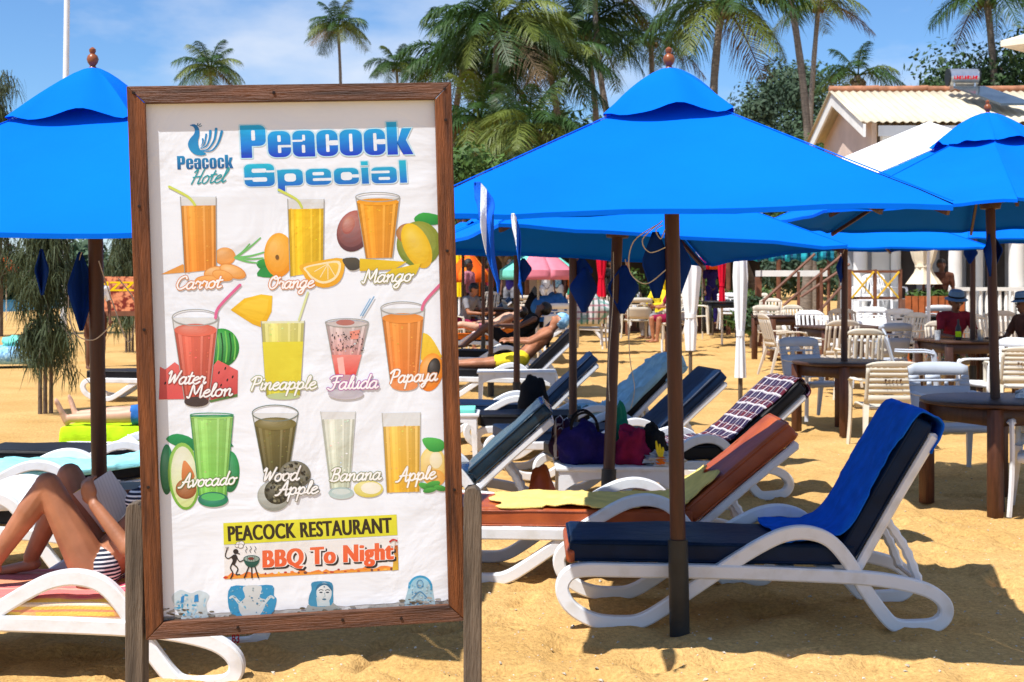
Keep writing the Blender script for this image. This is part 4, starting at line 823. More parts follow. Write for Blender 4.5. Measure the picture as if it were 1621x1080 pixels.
# restaurant and barbecue strips
I = Ink(c5); I.poly([(70, 147), (1505, 76), (1512, 246), (75, 326)], (232, 228, 60), (224, 222, 50)); I.text('PEACOCK RESTAURANT', (116, 300), (1465, 228), (109, 172), (48, 38, 20), bold=.012, gap=1.06, fat=5); I.end('printed_restaurant_strip')
I = Ink(c5); I.poly([(76, 332), (1512, 262), (1522, 535), (82, 612)], (240, 238, 236)); zz = []
for k in range(49): x = 80 + k * 30; y = 610 - (x - 80) * .0525; zz.append((x, y - (18 + 60 * abs(nz(k * .83, 4.1)) + (70 if x < 380 else 0) * abs(nz(k * 1.7, 9)))))
I.poly(zz + [(1520, 535), (82, 612)], (240, 110, 60), (244, 170, 60))
for k in range(26): x = 90 + k * 55; y = 606 - (x - 80) * .0525; I.ell(x, y - rs.uniform(4, 26), rs.uniform(8, 22), rs.uniform(4, 12), rs.choice([(206, 60, 50), (250, 200, 80), (170, 60, 70), (250, 140, 60), (120, 70, 60)]), n=8)
I.poly([(1488, 330), (1514, 330), (1520, 530), (1470, 540)], (190, 90, 40), (226, 190, 60))
BT = ((405, 562), (1474, 492), (403, 372))
I.text('BBQ To Night', *BT, (36, 34, 40), bold=.035, gap=1.12, dx=14, dy=15, fat=16, fn=3); I.text('BBQ To Night', *BT, (248, 244, 240), bold=.045, gap=1.12, fat=16, fn=3); I.text('BBQ To Night', *BT, (238, 112, 66), (240, 96, 50), bold=.012, gap=1.12, fat=10, fn=3)
K_ = (40, 32, 34)
I.ell(174, 382, 22, 21, K_); I.stroke([(180, 392), (205, 402)], 9, K_); I.poly([(135, 425), (165, 405), (188, 425), (176, 470), (160, 492), (138, 488), (148, 455)], K_, k=3)
I.stroke([(140, 425), (112, 440), (88, 420), (100, 365)], 9, K_, sm=3); I.stroke([(180, 425), (205, 465), (238, 452)], 9, K_, sm=3); I.stroke([(142, 485), (130, 520), (150, 560), (132, 606)], 11, K_, sm=3); I.stroke([(160, 490), (192, 525), (176, 570), (206, 572)], 11, K_, sm=3)
for x in (92, 104, 114): I.stroke([(103, 372), (x, 345)], 5, (120, 110, 110))
for x, y, r in ((200, 320, 24), (222, 314, 22), (214, 336, 22), (184, 334, 16)): I.ring(x, y, r, r * .8, 4, (120, 116, 116)); I.ell(x, y, r - 2, r * .8 - 2, (244, 242, 240))
for x in (262, 298, 336): I.stroke([(x, 390), (x - 8, 374), (x + 6, 358), (x - 4, 340)], 5, (70, 66, 70), sm=4)
for a, c in ((285, 245), (305, 308), (330, 362)): I.stroke([(a, 500), (c, 600)], 11, K_)
I.ell(305, 442, 66, 72, (26, 96, 84), (20, 76, 66), a0=0, a1=180); I.ell(305, 442, 68, 30, (26, 70, 64)); I.ell(305, 442, 60, 24, (150, 170, 160)); 
for x in (270, 290, 310, 330): I.stroke([(x, 424), (x + 4, 460)], 4, (60, 80, 76))
I.ell(300, 440, 26, 12, (120, 50, 40)); I.stroke([(1450, 300), (1474, 284), (1505, 292)], 16, (200, 50, 50), sm=3); I.stroke([(1490, 294), (1494, 330)], 8, (220, 200, 190)); I.end('printed_barbecue_strip')
# stickers showing through at the foot, and grime along the lower edge
I = Ink(c6); I.poly([(105, 150), (150, 112), (205, 130), (250, 115), (302, 140), (285, 190), (298, 262), (250, 270), (205, 268), (160, 270), (130, 210)], (206, 222, 230), (186, 200, 205), k=3)
for k in range(46): a, r = rs.uniform(0, 6.28), rs.random() ** .5; I.ell(205 + 82 * r * math.cos(a), 192 + 66 * r * math.sin(a), rs.uniform(4, 14), rs.uniform(3, 8), rs.choice([(60, 160, 205), (150, 195, 220), (214, 222, 226), (170, 205, 224)]), n=8, ro=rs.uniform(0, 180))
I.poly([(155, 150), (172, 138), (168, 178), (152, 180)], (40, 140, 205)); I.poly([(226, 140), (244, 134), (246, 172), (222, 176)], (40, 140, 205)); I.end('printed_sticker')
I = Ink(c6); I.poly([(415, 95), (520, 92), (632, 88), (640, 140), (655, 165), (625, 240), (520, 254), (430, 248), (400, 180)], (40, 150, 205), (50, 150, 195), k=3); I.poly([(480, 95), (575, 92), (565, 150), (600, 170), (560, 250), (480, 252), (455, 190), (490, 150)], (214, 220, 222), (196, 204, 206), k=3)
for sgn in (-1, 1):
    for k in range(5): I.stroke([(525 + sgn * 45, 200), (525 + sgn * (70 + k * 6), 180 - k * 8), (525 + sgn * (78 + k * 9), 150 - k * 2 + (k - 2) ** 2 * 3)], 11, (206, 220, 226), sm=4)
for k in range(50): I.ell(rs.uniform(415, 640), rs.uniform(100, 245), rs.uniform(2, 6), rs.uniform(2, 5), rs.choice([(120, 190, 220), (220, 228, 232), (60, 130, 170), (150, 170, 178)]), n=7)
I.end('printed_sticker')
I = Ink(c6); I.poly([(800, 238), (815, 195), (850, 170), (940, 172), (985, 205), (1000, 238)], (170, 176, 174), (150, 156, 152)); I.poly([(838, 75), (890, 66), (944, 76), (950, 130), (940, 192), (832, 196), (824, 150), (838, 110)], (50, 140, 185), (60, 150, 190), k=3); I.poly([(862, 150), (900, 160), (928, 150), (934, 196), (868, 198)], (196, 214, 220)); I.ell(903, 128, 40, 54, (222, 230, 234), (204, 218, 224)); I.poly([(858, 118), (870, 85), (905, 76), (938, 90), (946, 120), (925, 95), (905, 86), (880, 96)], (40, 110, 150), k=3)
for x in (887, 921): I.ell(x, 125, 9, 4, (36, 60, 80), n=10); I.stroke([(x - 11, 115), (x, 110), (x + 11, 114)], 4, (36, 70, 90), sm=3)
I.stroke([(905, 128), (909, 146), (900, 150)], 3, (120, 160, 180)); I.ell(904, 161, 11, 5, (70, 120, 150), n=12); I.ell(904, 96, 4, 4, (40, 100, 140), n=8); I.end('printed_sticker')
I = Ink(c6); I.poly([(1318, 198), (1342, 110), (1345, 75), (1375, 45), (1405, 38), (1440, 48), (1468, 80), (1478, 150), (1488, 194)], (150, 205, 230), (176, 200, 208)); I.ring(1407, 100, 58, 58, 12, (50, 160, 210), a0=180, a1=360)
for k in range(60): I.ell(rs.uniform(1352, 1465), rs.uniform(70, 190), rs.uniform(2, 7), rs.uniform(2, 5), rs.choice([(70, 150, 200), (200, 222, 232), (120, 180, 210), (150, 176, 190)]), n=7)
I.ring(1405, 80, 16, 20, 4, (70, 140, 190)); I.stroke([(1370, 150), (1405, 120), (1440, 150)], 5, (70, 140, 190), sm=4); I.end('printed_sticker')
for (xa, xb, ya, yb, hgt_) in ((55, 330, 262, 275, 62), (310, 800, 262, 242, 22), (760, 1360, 236, 214, 40), (1300, 1572, 210, 200, 60)):
    I = Ink(c6); pts = [(xa + (xb - xa) * k / 24, ya + (yb - ya) * k / 24 - hgt_ * (.4 + .9 * abs(nz(k * .5 + xa, 3))) * min(1, (k + 1) / 4, (25 - k) / 4)) for k in range(25)]
    for kk in range(60):
        u = rs.random(); x = xa + (xb - xa) * u; y = ya + (yb - ya) * u - hgt_ * rs.random() ** 2.2 * .95 + 6; s_ = rs.uniform(2, 12); c = rs.choice([(150, 146, 138), (120, 112, 98), (176, 172, 164), (96, 84, 66)]); I.ell(x, y, s_ * 1.6, s_ * .6, c, n=7, ro=rs.uniform(-20, 20))
    sput('grime_stain', I.b.mesh('grime', smooth=False, fix=False), 'print_ink')
# ------------------------------------------------------------------ people
def capsule(b, p0, p1, r0, r1, n=12, flat=None):
    p0, p1 = Vector(p0), Vector(p1); ax = p1 - p0; L_ = ax.length; t = ax / L_ if L_ > 1e-6 else Vector((0, 0, 1))
    u = Vector((0, 0, 1)) if abs(t.z) < .9 else Vector((1, 0, 0))
    if flat: u = Vector(flat[0])
    n1 = (u - t * u.dot(t)).normalized(); n2 = t.cross(n1); k = flat[1] if flat else 1.0
    prof = [(-1, .02), (-.86, .5), (-.5, .87)]; rings = [(p0 - t * (r0 * -a), r0 * c) for a, c in prof] if False else []
    for a, c in prof: rings.append((p0 + t * (r0 * a), r0 * c))
    for i in range(5): q_ = i / 4; rings.append((p0.lerp(p1, q_), r0 + (r1 - r0) * q_))
    for a, c in prof[::-1]: rings.append((p1 - t * (r1 * a), r1 * c))
    vs = []
    for c, r in rings:
        for j in range(n): a = 2 * math.pi * j / n; vs.append(c + n1 * (math.cos(a) * r * k) + n2 * (math.sin(a) * r))
    m_ = len(rings); fs = [(i * n + j, i * n + (j + 1) % n, (i + 1) * n + (j + 1) % n, (i + 1) * n + j) for i in range(m_ - 1) for j in range(n)]
    fs += [tuple(range(n - 1, -1, -1)), tuple((m_ - 1) * n + j for j in range(n))]
    b.add(vs, fs)
def nv(v): return Vector(v).normalized()
def hand(B, wrist, dr, palm_n, side, curl=.6, sc_=1.0, lab='hand', spread=1.0):
    """palm and five fingers; dr = along the hand, palm_n = out of the palm, side = +1/-1 which side the thumb leaves"""
    d = nv(dr); n = Vector(palm_n); n = (n - d * n.dot(d)).normalized(); s = d.cross(n) * side
    B.append((lab, wrist + d * .01, wrist + d * .085 * sc_, .026 * sc_, .030 * sc_, (n, .55)))
    B.append((lab, wrist + d * .05 * sc_ + s * .022 * sc_, wrist + d * .085 * sc_ + s * .026 * sc_, .016 * sc_, .014 * sc_, None)); B.append((lab, wrist + d * .05 * sc_ - s * .022 * sc_, wrist + d * .08 * sc_ - s * .027 * sc_, .016 * sc_, .013 * sc_, None))
    for i, (o, ln) in enumerate(((.030, .070), (.010, .080), (-.010, .074), (-.030, .058))):
        p = wrist + d * .085 * sc_ + s * (o * sc_ * spread); dd = d.copy(); c = curl * (1 + .12 * i)
        for j, (f_, r_) in enumerate(((.45, .0088), (.32, .008), (.23, .0072))):
            dd = (dd * math.cos(c * (.5 + .4 * j)) + n * math.sin(c * (.5 + .4 * j))).normalized(); e = p + dd * ln * f_ * sc_
            B.append((lab, p, e, r_ * sc_, (r_ - .0006) * sc_, None)); p = e
    p = wrist + d * .03 * sc_ + s * .026 * sc_; dd = (d * .7 + s * .6 + n * .35).normalized()
    for f_, r_ in ((.040, .0125), (.034, .0098), (.026, .0086)):
        e = p + dd * f_ * sc_; B.append((lab, p, e, r_ * sc_, r_ * .92 * sc_, None)); p = e; dd = (dd + d * .35 + n * .25 * curl - s * .2).normalized()
def bones(hip, up, fwd, arms, legs, head=None, sc_=1.0, female=False, hands=True, foot_dirs=None, curl=.5, sh_w=None):
    """list of (label, p0, p1, r0, r1, flat). up: torso direction, fwd: chest facing; arms/legs: (upper dir, lower dir) for left(-)/right(+) side"""
    up = nv(up); fwd = Vector(fwd); fwd = (fwd - up * fwd.dot(up)).normalized(); rt = fwd.cross(up).normalized(); B = []; hip = Vector(hip); S = sc_
    sw = (.165 if female else .19) if sh_w is None else sh_w; hw_ = .095
    B.append(('pelvis', hip - rt * .075 * S, hip + rt * .075 * S, .105 * S, .105 * S, (fwd, .88)))
    B.append(('waist', hip + up * .04 * S, hip + up * .24 * S, .122 * S, .115 * S, (fwd, .76)))
    ch = hip + up * .36 * S
    B.append(('chest', hip + up * .22 * S, ch + up * .04 * S, .122 * S, .142 * S, (fwd, .74)))
    B.append(('chest', ch - rt * .07 * S, ch + rt * .07 * S, .10 * S, .10 * S, (fwd, .95)))
    if female:
        for s in (-1, 1): B.append(('chest', ch + rt * s * .07 * S + fwd * .06 * S - up * .03 * S, ch + rt * s * .075 * S + fwd * .085 * S - up * .035 * S, .058 * S, .052 * S, None))
    sh = hip + up * .47 * S
    B.append(('chest', sh - rt * (sw - .04) * S, sh + rt * (sw - .04) * S, .058 * S, .058 * S, None))
    nk = hip + up * .53 * S; B.append(('neck', sh, nk + up * .05 * S, .055 * S, .05 * S, None))
    hd = nv(head) if head is not None else up
    hc = nk + hd * .135 * S; hf = (fwd - hd * fwd.dot(hd)).normalized()
    B.append(('head', hc - hf * .012 * S + hd * .02 * S, hc + hd * .045 * S - hf * .012 * S, .088 * S, .080 * S, (hf, 1.12)))
    B.append(('head', hc - hd * .045 * S + hf * .03 * S, hc - hd * .075 * S + hf * .045 * S, .058 * S, .040 * S, None))
    B.append(('head', hc - hd * .005 * S + hf * .088 * S, hc - hd * .032 * S + hf * .103 * S, .012 * S, .0155 * S, None))
    for s in (-1, 1):
        B.append(('head', hc + rt * s * .082 * S - hd * .02 * S, hc + rt * s * .090 * S + hd * .015 * S, .013 * S, .015 * S, None))
    for s, a in zip((-1, 1), arms):
        p = sh + rt * s * sw * S; u_, f_ = nv(a[0]), nv(a[1]); e = p + u_ * .285 * S; w_ = e + f_ * .245 * S
        B.append(('upperarm', p, e, .050 * S if not female else .044 * S, .036 * S, None)); B.append(('forearm', e, w_, .038 * S, .026 * S, None))
        if hands: hand(B, w_, a[2] if len(a) > 2 else f_, a[3] if len(a) > 3 else fwd * -1, -s if len(a) < 5 else a[4], curl if len(a) < 6 else a[5], S)
    for i, (s, l) in enumerate(zip((-1, 1), legs)):
        p = hip + rt * s * hw_ * S - up * .03 * S; u_, f_ = nv(l[0]), nv(l[1]); k_ = p + u_ * .43 * S; an = k_ + f_ * .41 * S
        B.append(('thigh', p, k_, .092 * S, .058 * S, None)); B.append(('calf', k_, k_.lerp(an, .35), .055 * S, .056 * S, None)); B.append(('shin', k_.lerp(an, .35), an, .054 * S, .036 * S, None))
        fd_ = nv(l[2]) if len(l) > 2 else fwd
        B.append(('foot', an + f_ * .045 * S - fd_ * .03 * S, an + f_ * .055 * S + fd_ * .14 * S, .036 * S, .028 * S, (f_, .72)))
        sd = f_.cross(fd_).normalized()
        for j in range(5): q0 = an + f_ * .058 * S + fd_ * .15 * S + sd * (.024 - j * .012) * S * 1.0; B.append(('foot', q0, q0 + fd_ * (.03 - .004 * abs(j - 1)) * S, .0098 * S, .0085 * S, None))
    return B, dict(head=hc, hd=hd, hf=hf, rt=rt, sh=sh, up=up, fwd=fwd, S=S)
def seg_d(V, p0, p1, r0, r1):
    p0 = np.array(p0); p1 = np.array(p1); ax = p1 - p0; L2 = ax @ ax + 1e-9; t = np.clip((V - p0) @ ax / L2, 0, 1); return np.linalg.norm(V - (p0 + t[:, None] * ax), axis=1) - (r0 + (r1 - r0) * t), t
def person(label, B, info, skin='skin_tan', vox=.014, clothes=(), hair=None, group=None, smooth=4, eyes=False, base=None, hat=None):
    b = MB()
    for lb, p0, p1, r0, r1, fl in B: capsule(b, p0, p1, r0, r1, 12, fl)
    ob = bpy.data.objects.new('tmp', b.mesh('tmp')); C.objects.link(ob)
    md = ob.modifiers.new('r', 'REMESH'); md.mode = 'VOXEL'; md.voxel_size = vox
    ms = ob.modifiers.new('s', 'SMOOTH'); ms.factor = .5; ms.iterations = smooth
    dg = bpy.context.evaluated_depsgraph_get(); me = bpy.data.meshes.new_from_object(ob.evaluated_get(dg)); bpy.data.objects.remove(ob)
    me.polygons.foreach_set('use_smooth', [True] * len(me.polygons))
    n = len(me.vertices); V = np.empty(n * 3); me.vertices.foreach_get('co', V); V = V.reshape(-1, 3); NRM = np.empty(n * 3); me.vertices.foreach_get('normal', NRM); NRM = NRM.reshape(-1, 3)
    best = np.full(n, 9.0); idx = np.zeros(n, int); tt = np.zeros(n)
    for i, (lb, p0, p1, r0, r1, fl) in enumerate(B):
        d, t = seg_d(V, p0, p1, r0, r1); k = d < best; best[k] = d[k]; idx[k] = i; tt[k] = t[k]
    labs = np.array([x[0] for x in B])[idx]
    base = Vector(base) if base is not None else Vector((V[:, 0].mean(), V[:, 1].mean(), V[:, 2].min()))
    t_ = thing('person', label, 'person', base, 0, group)
    def part(nm, m2, mm):
        o = put(nm, m2, mm, t_); o.matrix_local = T(*(-base)); return o
    part('body', me, skin)
    F = [tuple(p.vertices) for p in me.polygons]
    def shell(nm, mm, test, off):
        keep = test(labs, tt, V, idx); fs = [f for f in F if all(keep[i] for i in f)]
        if not fs: return
        used = sorted({i for f in fs for i in f}); mp_ = {i: k for k, i in enumerate(used)}; m_ = len(used)
        wob = np.array([nz(*(V[i] * 14)) for i in used])[:, None] * off * .5
        o1 = V[used] + NRM[used] * (off + wob); o0 = V[used] + NRM[used] * .0005
        q_ = MB(); ed = {}
        ff = [tuple(mp_[i] for i in f) for f in fs]
        for f in ff:
            for a, c in zip(f, f[1:] + f[:1]): ed[(a, c)] = 1
        rim = [(a, c, c + m_, a + m_) for a, c in ed if (c, a) not in ed]
        q_.add(o1.tolist() + o0.tolist(), ff + [r[::-1] for r in rim]); part(nm, q_.mesh(nm, fix=False, ang=70), mm)
    for nm, mm, test, off in clothes: shell(nm, mm, test, off)
    if hair:
        hc, hd, hf = (np.array(info[k]) for k in ('head', 'hd', 'hf')); S = info['S']
        def ht(l, t, V, i): r = V - hc; return (l == 'head') & (((r @ hd) > .035 * S) | (((r @ hf) < .01 * S) & ((r @ hd) > -.06 * S)))
        shell('hair', hair, ht, .012)
    if eyes:
        hc, hd, hf, rt = (info[k] for k in ('head', 'hd', 'hf', 'rt')); S = info['S']
        for s in (-1, 1): q_ = MB(); q_.sphere(hc + hf * .086 * S + rt * s * .032 * S + hd * .006 * S, (.012 * S,) * 3, 8, 6); part('eye', q_, 'hair_dark')
        q_ = MB(); q_.sphere(hc + hf * .088 * S - hd * .07 * S, (.022 * S, .012 * S, .007 * S), 8, 6); part('mouth', q_, 'cloth_brown')
    return t_, part, info
isin = lambda l, *a: np.isin(l, a)
shirt = lambda mm, short=True: ('shirt', mm, lambda l, t, V, i: isin(l, 'chest', 'waist') | ((l == 'upperarm') & ((t < .75) | (not short))) | ((l == 'forearm') & (not short)), .012)
shorts = lambda mm, k=.8: ('shorts', mm, lambda l, t, V, i: (l == 'pelvis') | ((l == 'thigh') & (t < k)), .014)
trousers = lambda mm: ('trousers', mm, lambda l, t, V, i: isin(l, 'pelvis', 'thigh', 'calf', 'shin'), .014)
def standing(x, y, face, z0=0, h=1.0, arms=None, legs=None, **k):
    f = Vector((math.sin(face), -math.cos(face), 0)); r = Vector((-f.y, f.x, 0)) * -1
    rt = f.cross(Vector((0, 0, 1)))
    arms = arms or [(Vector((0, 0, -1)) - rt * .16, Vector((0, 0, -1)) + f * .25), (Vector((0, 0, -1)) + rt * .16, Vector((0, 0, -1)) + f * .3)]
    legs = legs or [(Vector((0, 0, -1)) - rt * .06 + f * .06, Vector((0, 0, -1)) - f * .05, f), (Vector((0, 0, -1)) + rt * .08, Vector((0, 0, -1)) - f * .02, f)]
    return bones((x, y, z0 + .955 * h), (f.x * .02, f.y * .02, 1), f, arms, legs, sc_=h, **k)
def sitting(x, y, face, zs=.44, lean=.12, **k):
    f = Vector((math.sin(face), -math.cos(face), 0)); rt = f.cross(Vector((0, 0, 1)))
    arms = k.pop('arms', None) or [(Vector((0, 0, -1)) + f * .5 - rt * .25, f - Vector((0, 0, .05)) + rt * .3), (Vector((0, 0, -1)) + f * .5 + rt * .25, f - Vector((0, 0, .05)) - rt * .3)]
    legs = [(f - rt * .18 + Vector((0, 0, -.02)), Vector((0, 0, -1)) + f * .12, f), (f + rt * .18 + Vector((0, 0, -.02)), Vector((0, 0, -1)) - f * .1, f)]
    return bones((x, y, zs + .10), Vector((0, 0, 1)) + f * lean, f, arms, legs, **k)
def hat(parent_part, info, m='hat_blue', band='cloth_black', r=.15):
    hc, hd, hf = info['head'], info['hd'], info['hf']; S = info['S']; c = hc + hd * .055 * S
    M = Matrix.Translation(c) @ Vector((0, 0, 1)).rotation_difference(hd).to_matrix().to_4x4()
    b = MB(); b.lathe([(r * .68, -.005), (r, -.022), (r * 1.02, -.016), (r * .70, .004), (r * .66, .05), (r * .60, .095), (r * .42, .108), (r * .2, .098), (.002, .096)], 24, M); parent_part('hat', b, m)
    b = MB(); b.lathe([(r * .705, .006), (r * .70, .03), (r * .68, .03), (r * .68, .006)], 24, M); parent_part('hat_band', b, band)
# ------------------------------------------------------------------ trees
def frond_mesh(k):
    rs = random.Random(40 + k); b = MB(); rise = (1.05, .72, .4, .12, -.25)[k]; drop = (.85, 1.0, 1.05, 1.05, .75)[k]; n = 14
    def pt(t): return Vector((t * (1 - .12 * t * drop), .05 * math.sin(t * 2.2 + k) * t, rise * t - drop * t * t * .72))
    pts = [pt(i / n) for i in range(n + 1)]; b.tube(pts, [.017 * (1 - .85 * i / n) + .002 for i in range(n + 1)], 4)
    m_ = 50; vs = []; fs = []
    for i in range(m_):
        t = .16 + .84 * (i + .5) / m_; p = pt(t); tg = (pt(t + .02) - pt(t - .02)).normalized(); sd = tg.cross(Vector((0, 0, 1))).normalized(); up = sd.cross(tg)
        ln = .31 * (math.sin(math.pi * min(1, (t * .93 + .08))) ** .55) + .03
        for s in (-1, 1):
            L_ = ln * rs.uniform(.8, 1.1); d = (sd * s * rs.uniform(.75, .95) + tg * rs.uniform(.45, .75) + up * rs.uniform(-.05, .3)).normalized()
            sag = rs.uniform(.4, .95); w_ = .0088; o = len(vs)
            for q, wq in ((0, .6), (.45, 1), (1, .06)):
                c = p + d * (L_ * q) - Vector((0, 0, 1)) * (sag * L_ * q * q); wv = tg * (w_ * wq); vs += [c - wv, c + wv]
            fs += [(o, o + 1, o + 3, o + 2), (o + 2, o + 3, o + 5, o + 4)]
    b.add(vs, fs); return b.mesh('frond', fix=False, smooth=False)
FR = [frond_mesh(k) for k in range(5)]
def palm(label, base, top, flen, seed, nf=24, tr=.15, yellow=.3, bend=(0, 0), dry=2, tiltc=(0, 0), up=.0):
    rs = random.Random(seed); base = Vector(base); top = Vector(top) - base
    t = thing('coconut_palm', label, 'palm tree', base, 0, 'coconut palms'); b = MB(); n = 18; pts = []
    for i in range(n + 1):
        k = i / n; p = top * k; bd = math.sin(math.pi * k); pts.append((p.x + bend[0] * bd, p.y + bend[1] * bd, top.z * k - (.3 if i == 0 else 0)))
    rr = [tr * (1.5 - .5 * min(1, i / 3)) * (1 - .35 * i / n) * (1.05 if i % 2 else .97) for i in range(n + 1)]
    b.tube(pts, rr, 10); put('trunk', b, 'palm_trunk', t)
    for i in range(nf):
        k = i / nf; a = i * 2.39996 + seed; age = k
        mk = 0 if age < .18 - up * .0 else 1 if age < .42 else 2 if age < .68 else 3 if age < .9 else 4
        if up and mk > 2: mk = 2
        o = put('frond', FR[mk], 'frond_yellow' if rs.random() < yellow * .75 * (.4 + age) else 'frond_green', t)
        if i >= nf - dry: o.material_slots[0].material = MATS['frond_dry']; o.data = FR[4]; o.material_slots[0].link = 'OBJECT'; o.material_slots[0].material = MATS['frond_dry']
        o.location = top + Vector((math.cos(a), math.sin(a), 0)) * .06; s = flen * .77 * rs.uniform(.85, 1.1) * (.8 if mk == 0 else 1)
        o.scale = (s,) * 3; o.rotation_euler = (rs.uniform(-.35, .35) + tiltc[0], rs.uniform(-.12, .12) - (.45 if mk == 0 else .05) + tiltc[1], a)
    for i in range(6):
        a = i * 1.05 + seed; b = MB(); b.sphere((0, 0, 0), (.11, .11, .14), 8, 6)
        o = put('coconut', cached('coco', lambda: b.mesh('coco')), 'frond_dry' if i % 2 else 'frond_yellow', t); o.location = top + Vector((math.cos(a) * .24, math.sin(a) * .24, -.22 - .1 * (i % 2)))
    return t
def leaves(b, c, r, n, size, rs, shell=.5):
    c = Vector(c)
    for i in range(n):
        d = Vector((rs.gauss(0, 1), rs.gauss(0, 1), rs.gauss(0, 1))).normalized(); k = (rs.random() ** shell); p = c + Vector((d.x * r[0], d.y * r[1], d.z * r[2])) * k
        nn = (d + Vector((rs.uniform(-.8, .8), rs.uniform(-.8, .8), rs.uniform(-.3, 1)))).normalized(); u = nn.orthogonal().normalized(); w_ = nn.cross(u); a = rs.uniform(0, 6.28); e = u * math.cos(a) + w_ * math.sin(a); f_ = nn.cross(e); s = size * rs.uniform(.6, 1.3)
        b.add([p - e * s, p + f_ * s * .45 - e * .1 * s, p + e * s, p - f_ * s * .45 + e * .1 * s], [(0, 1, 2, 3)])
def broad_tree(label, x, y, h, cr, seed, m='leaf_dark', n=4200, size=.12, name='broadleaf_tree', cat='tree', group='broadleaf trees', trunk=True, z0=0, clumps=16):
    rs = random.Random(seed); t = thing(name, label, cat, (x, y, z0), 0, group); b = MB(); cl = []
    for i in range(clumps):
        a = rs.uniform(0, 6.28); rr = cr * rs.random() ** .5 * .75; zz = h - cr * .8 + rs.uniform(-.75, .75) * cr * (1 - rr / cr * .5); q_ = cr * rs.uniform(.28, .5); cl.append((rr * math.cos(a), rr * math.sin(a), zz, q_)); leaves(b, cl[-1][:3], (q_, q_, q_ * .8), n // clumps, size, rs, .4)
    put('crown', b.mesh('crown', smooth=False, fix=False), m, t)
    if trunk:
        b = MB(); f_ = h - cr * 1.5; b.tube([(0, 0, -.3), (.05 * cr, 0, f_ * .5), (0, .05 * cr, max(f_, .3))], [.09 * cr, .07 * cr, .055 * cr], 9)
        for c in cl[:9]: b.tube([(0, .05 * cr, max(f_, .3) * .95), (c[0] * .5, c[1] * .5, (max(f_, .3) + c[2]) / 2 + .1), c[:3]], [.05 * cr, .03 * cr, .012 * cr], 6)
        put('trunk', b, 'bark', t)
    return t
def needle_tree(label, x, y, h, w, seed, n=5200, low=.18, name='casuarina_tree', z0=0, wd=.006, ln=.30):
    rs = random.Random(seed); t = thing(name, label, 'tree', (x, y, z0), 0, 'casuarina trees'); b = MB(); tips = []
    for s in range(3):
        bx = (s - 1) * .05 * h / 2.6; pts = [(bx, .03 * (s - 1), -.2), (bx * 1.2, 0, h * .25), (bx * .7 + rs.uniform(-.05, .05), rs.uniform(-.05, .05), h * .6), (bx + rs.uniform(-.1, .1), 0, h * (.98 - .1 * s))]
        b.tube(smoothpath(pts, 4), [.028 * h / 2.6 * (1 - .07 * i) for i in range(13)], 7)
    for i in range(46):
        z = h * (low + (1 - low) * (i + .5) / 46); a = i * 2.4; k = w * (1 - .55 * ((z / h - low) / (1 - low))) * rs.uniform(.55, 1.05); e = Vector((math.cos(a) * k, math.sin(a) * k, z + rs.uniform(-.15, .12) * h * .3 - (.15 * h if i < 12 else .03 * h))); p = Vector((rs.uniform(-.03, .03), 0, z - .08 * h)); mid = p.lerp(e, .55) + Vector((0, 0, .09 * h * .5))
        pp = smoothpath([p, mid, e], 5); b.tube(pp, [.010 * h / 2.6 * (1 - .08 * j) for j in range(len(pp))], 4); tips.append(pp)
    put('trunk', b, 'bark', t); b = MB()
    for i in range(n):
        pp = rs.choice(tips); p = pp[rs.randrange(2, len(pp))] + Vector((rs.gauss(0, .05), rs.gauss(0, .05), rs.gauss(0, .03))) * (h / 2.6); L_ = rs.uniform(.5, 1.3) * ln; d = Vector((rs.gauss(0, .28), rs.gauss(0, .28), -1)); c1_ = p + d * L_ * .4 + Vector((rs.gauss(0, .02), 0, L_ * .1)); c2_ = p + d * L_; a = rs.uniform(0, 3.14); w_ = Vector((math.cos(a), math.sin(a), 0)) * wd
        b.add([p - w_, p + w_, c1_ + w_, c1_ - w_, c2_], [(0, 1, 2, 3), (3, 2, 4)])
    put('crown', b.mesh('crown', smooth=False, fix=False), 'needle', t); return t
def wood_mass(name, label, px0, px1, d, ytop, n, size, seed, m='leaf_haze', depth=18, bump=30):
    """far-off wooded rise that reads as one mass"""
    rs = random.Random(seed); b = MB(); k = int((px1 - px0) / 14)
    for i in range(k):
        px = px0 + (px1 - px0) * (i + .5) / k + rs.uniform(-8, 8); dd = d + rs.uniform(0, depth); top = Z(ytop(px) + rs.uniform(-bump * .3, bump * .5), dd)
        x = X(px, dd)
        for j in range(5):
            zc = top * (1 - j * .2) - 1.0; r = rs.uniform(1.2, 2.2); leaves(b, (x + rs.uniform(-1, 1), dd + rs.uniform(-1, 1) - j * .5, zc), (r, r, r * .8 + top * .05), n // (k * 5), size, rs, .4)
    o = put(name, b.mesh(name, smooth=False, fix=False), m); struct(o, 'stuff'); o['label'] = label; o['category'] = 'wood'; return o
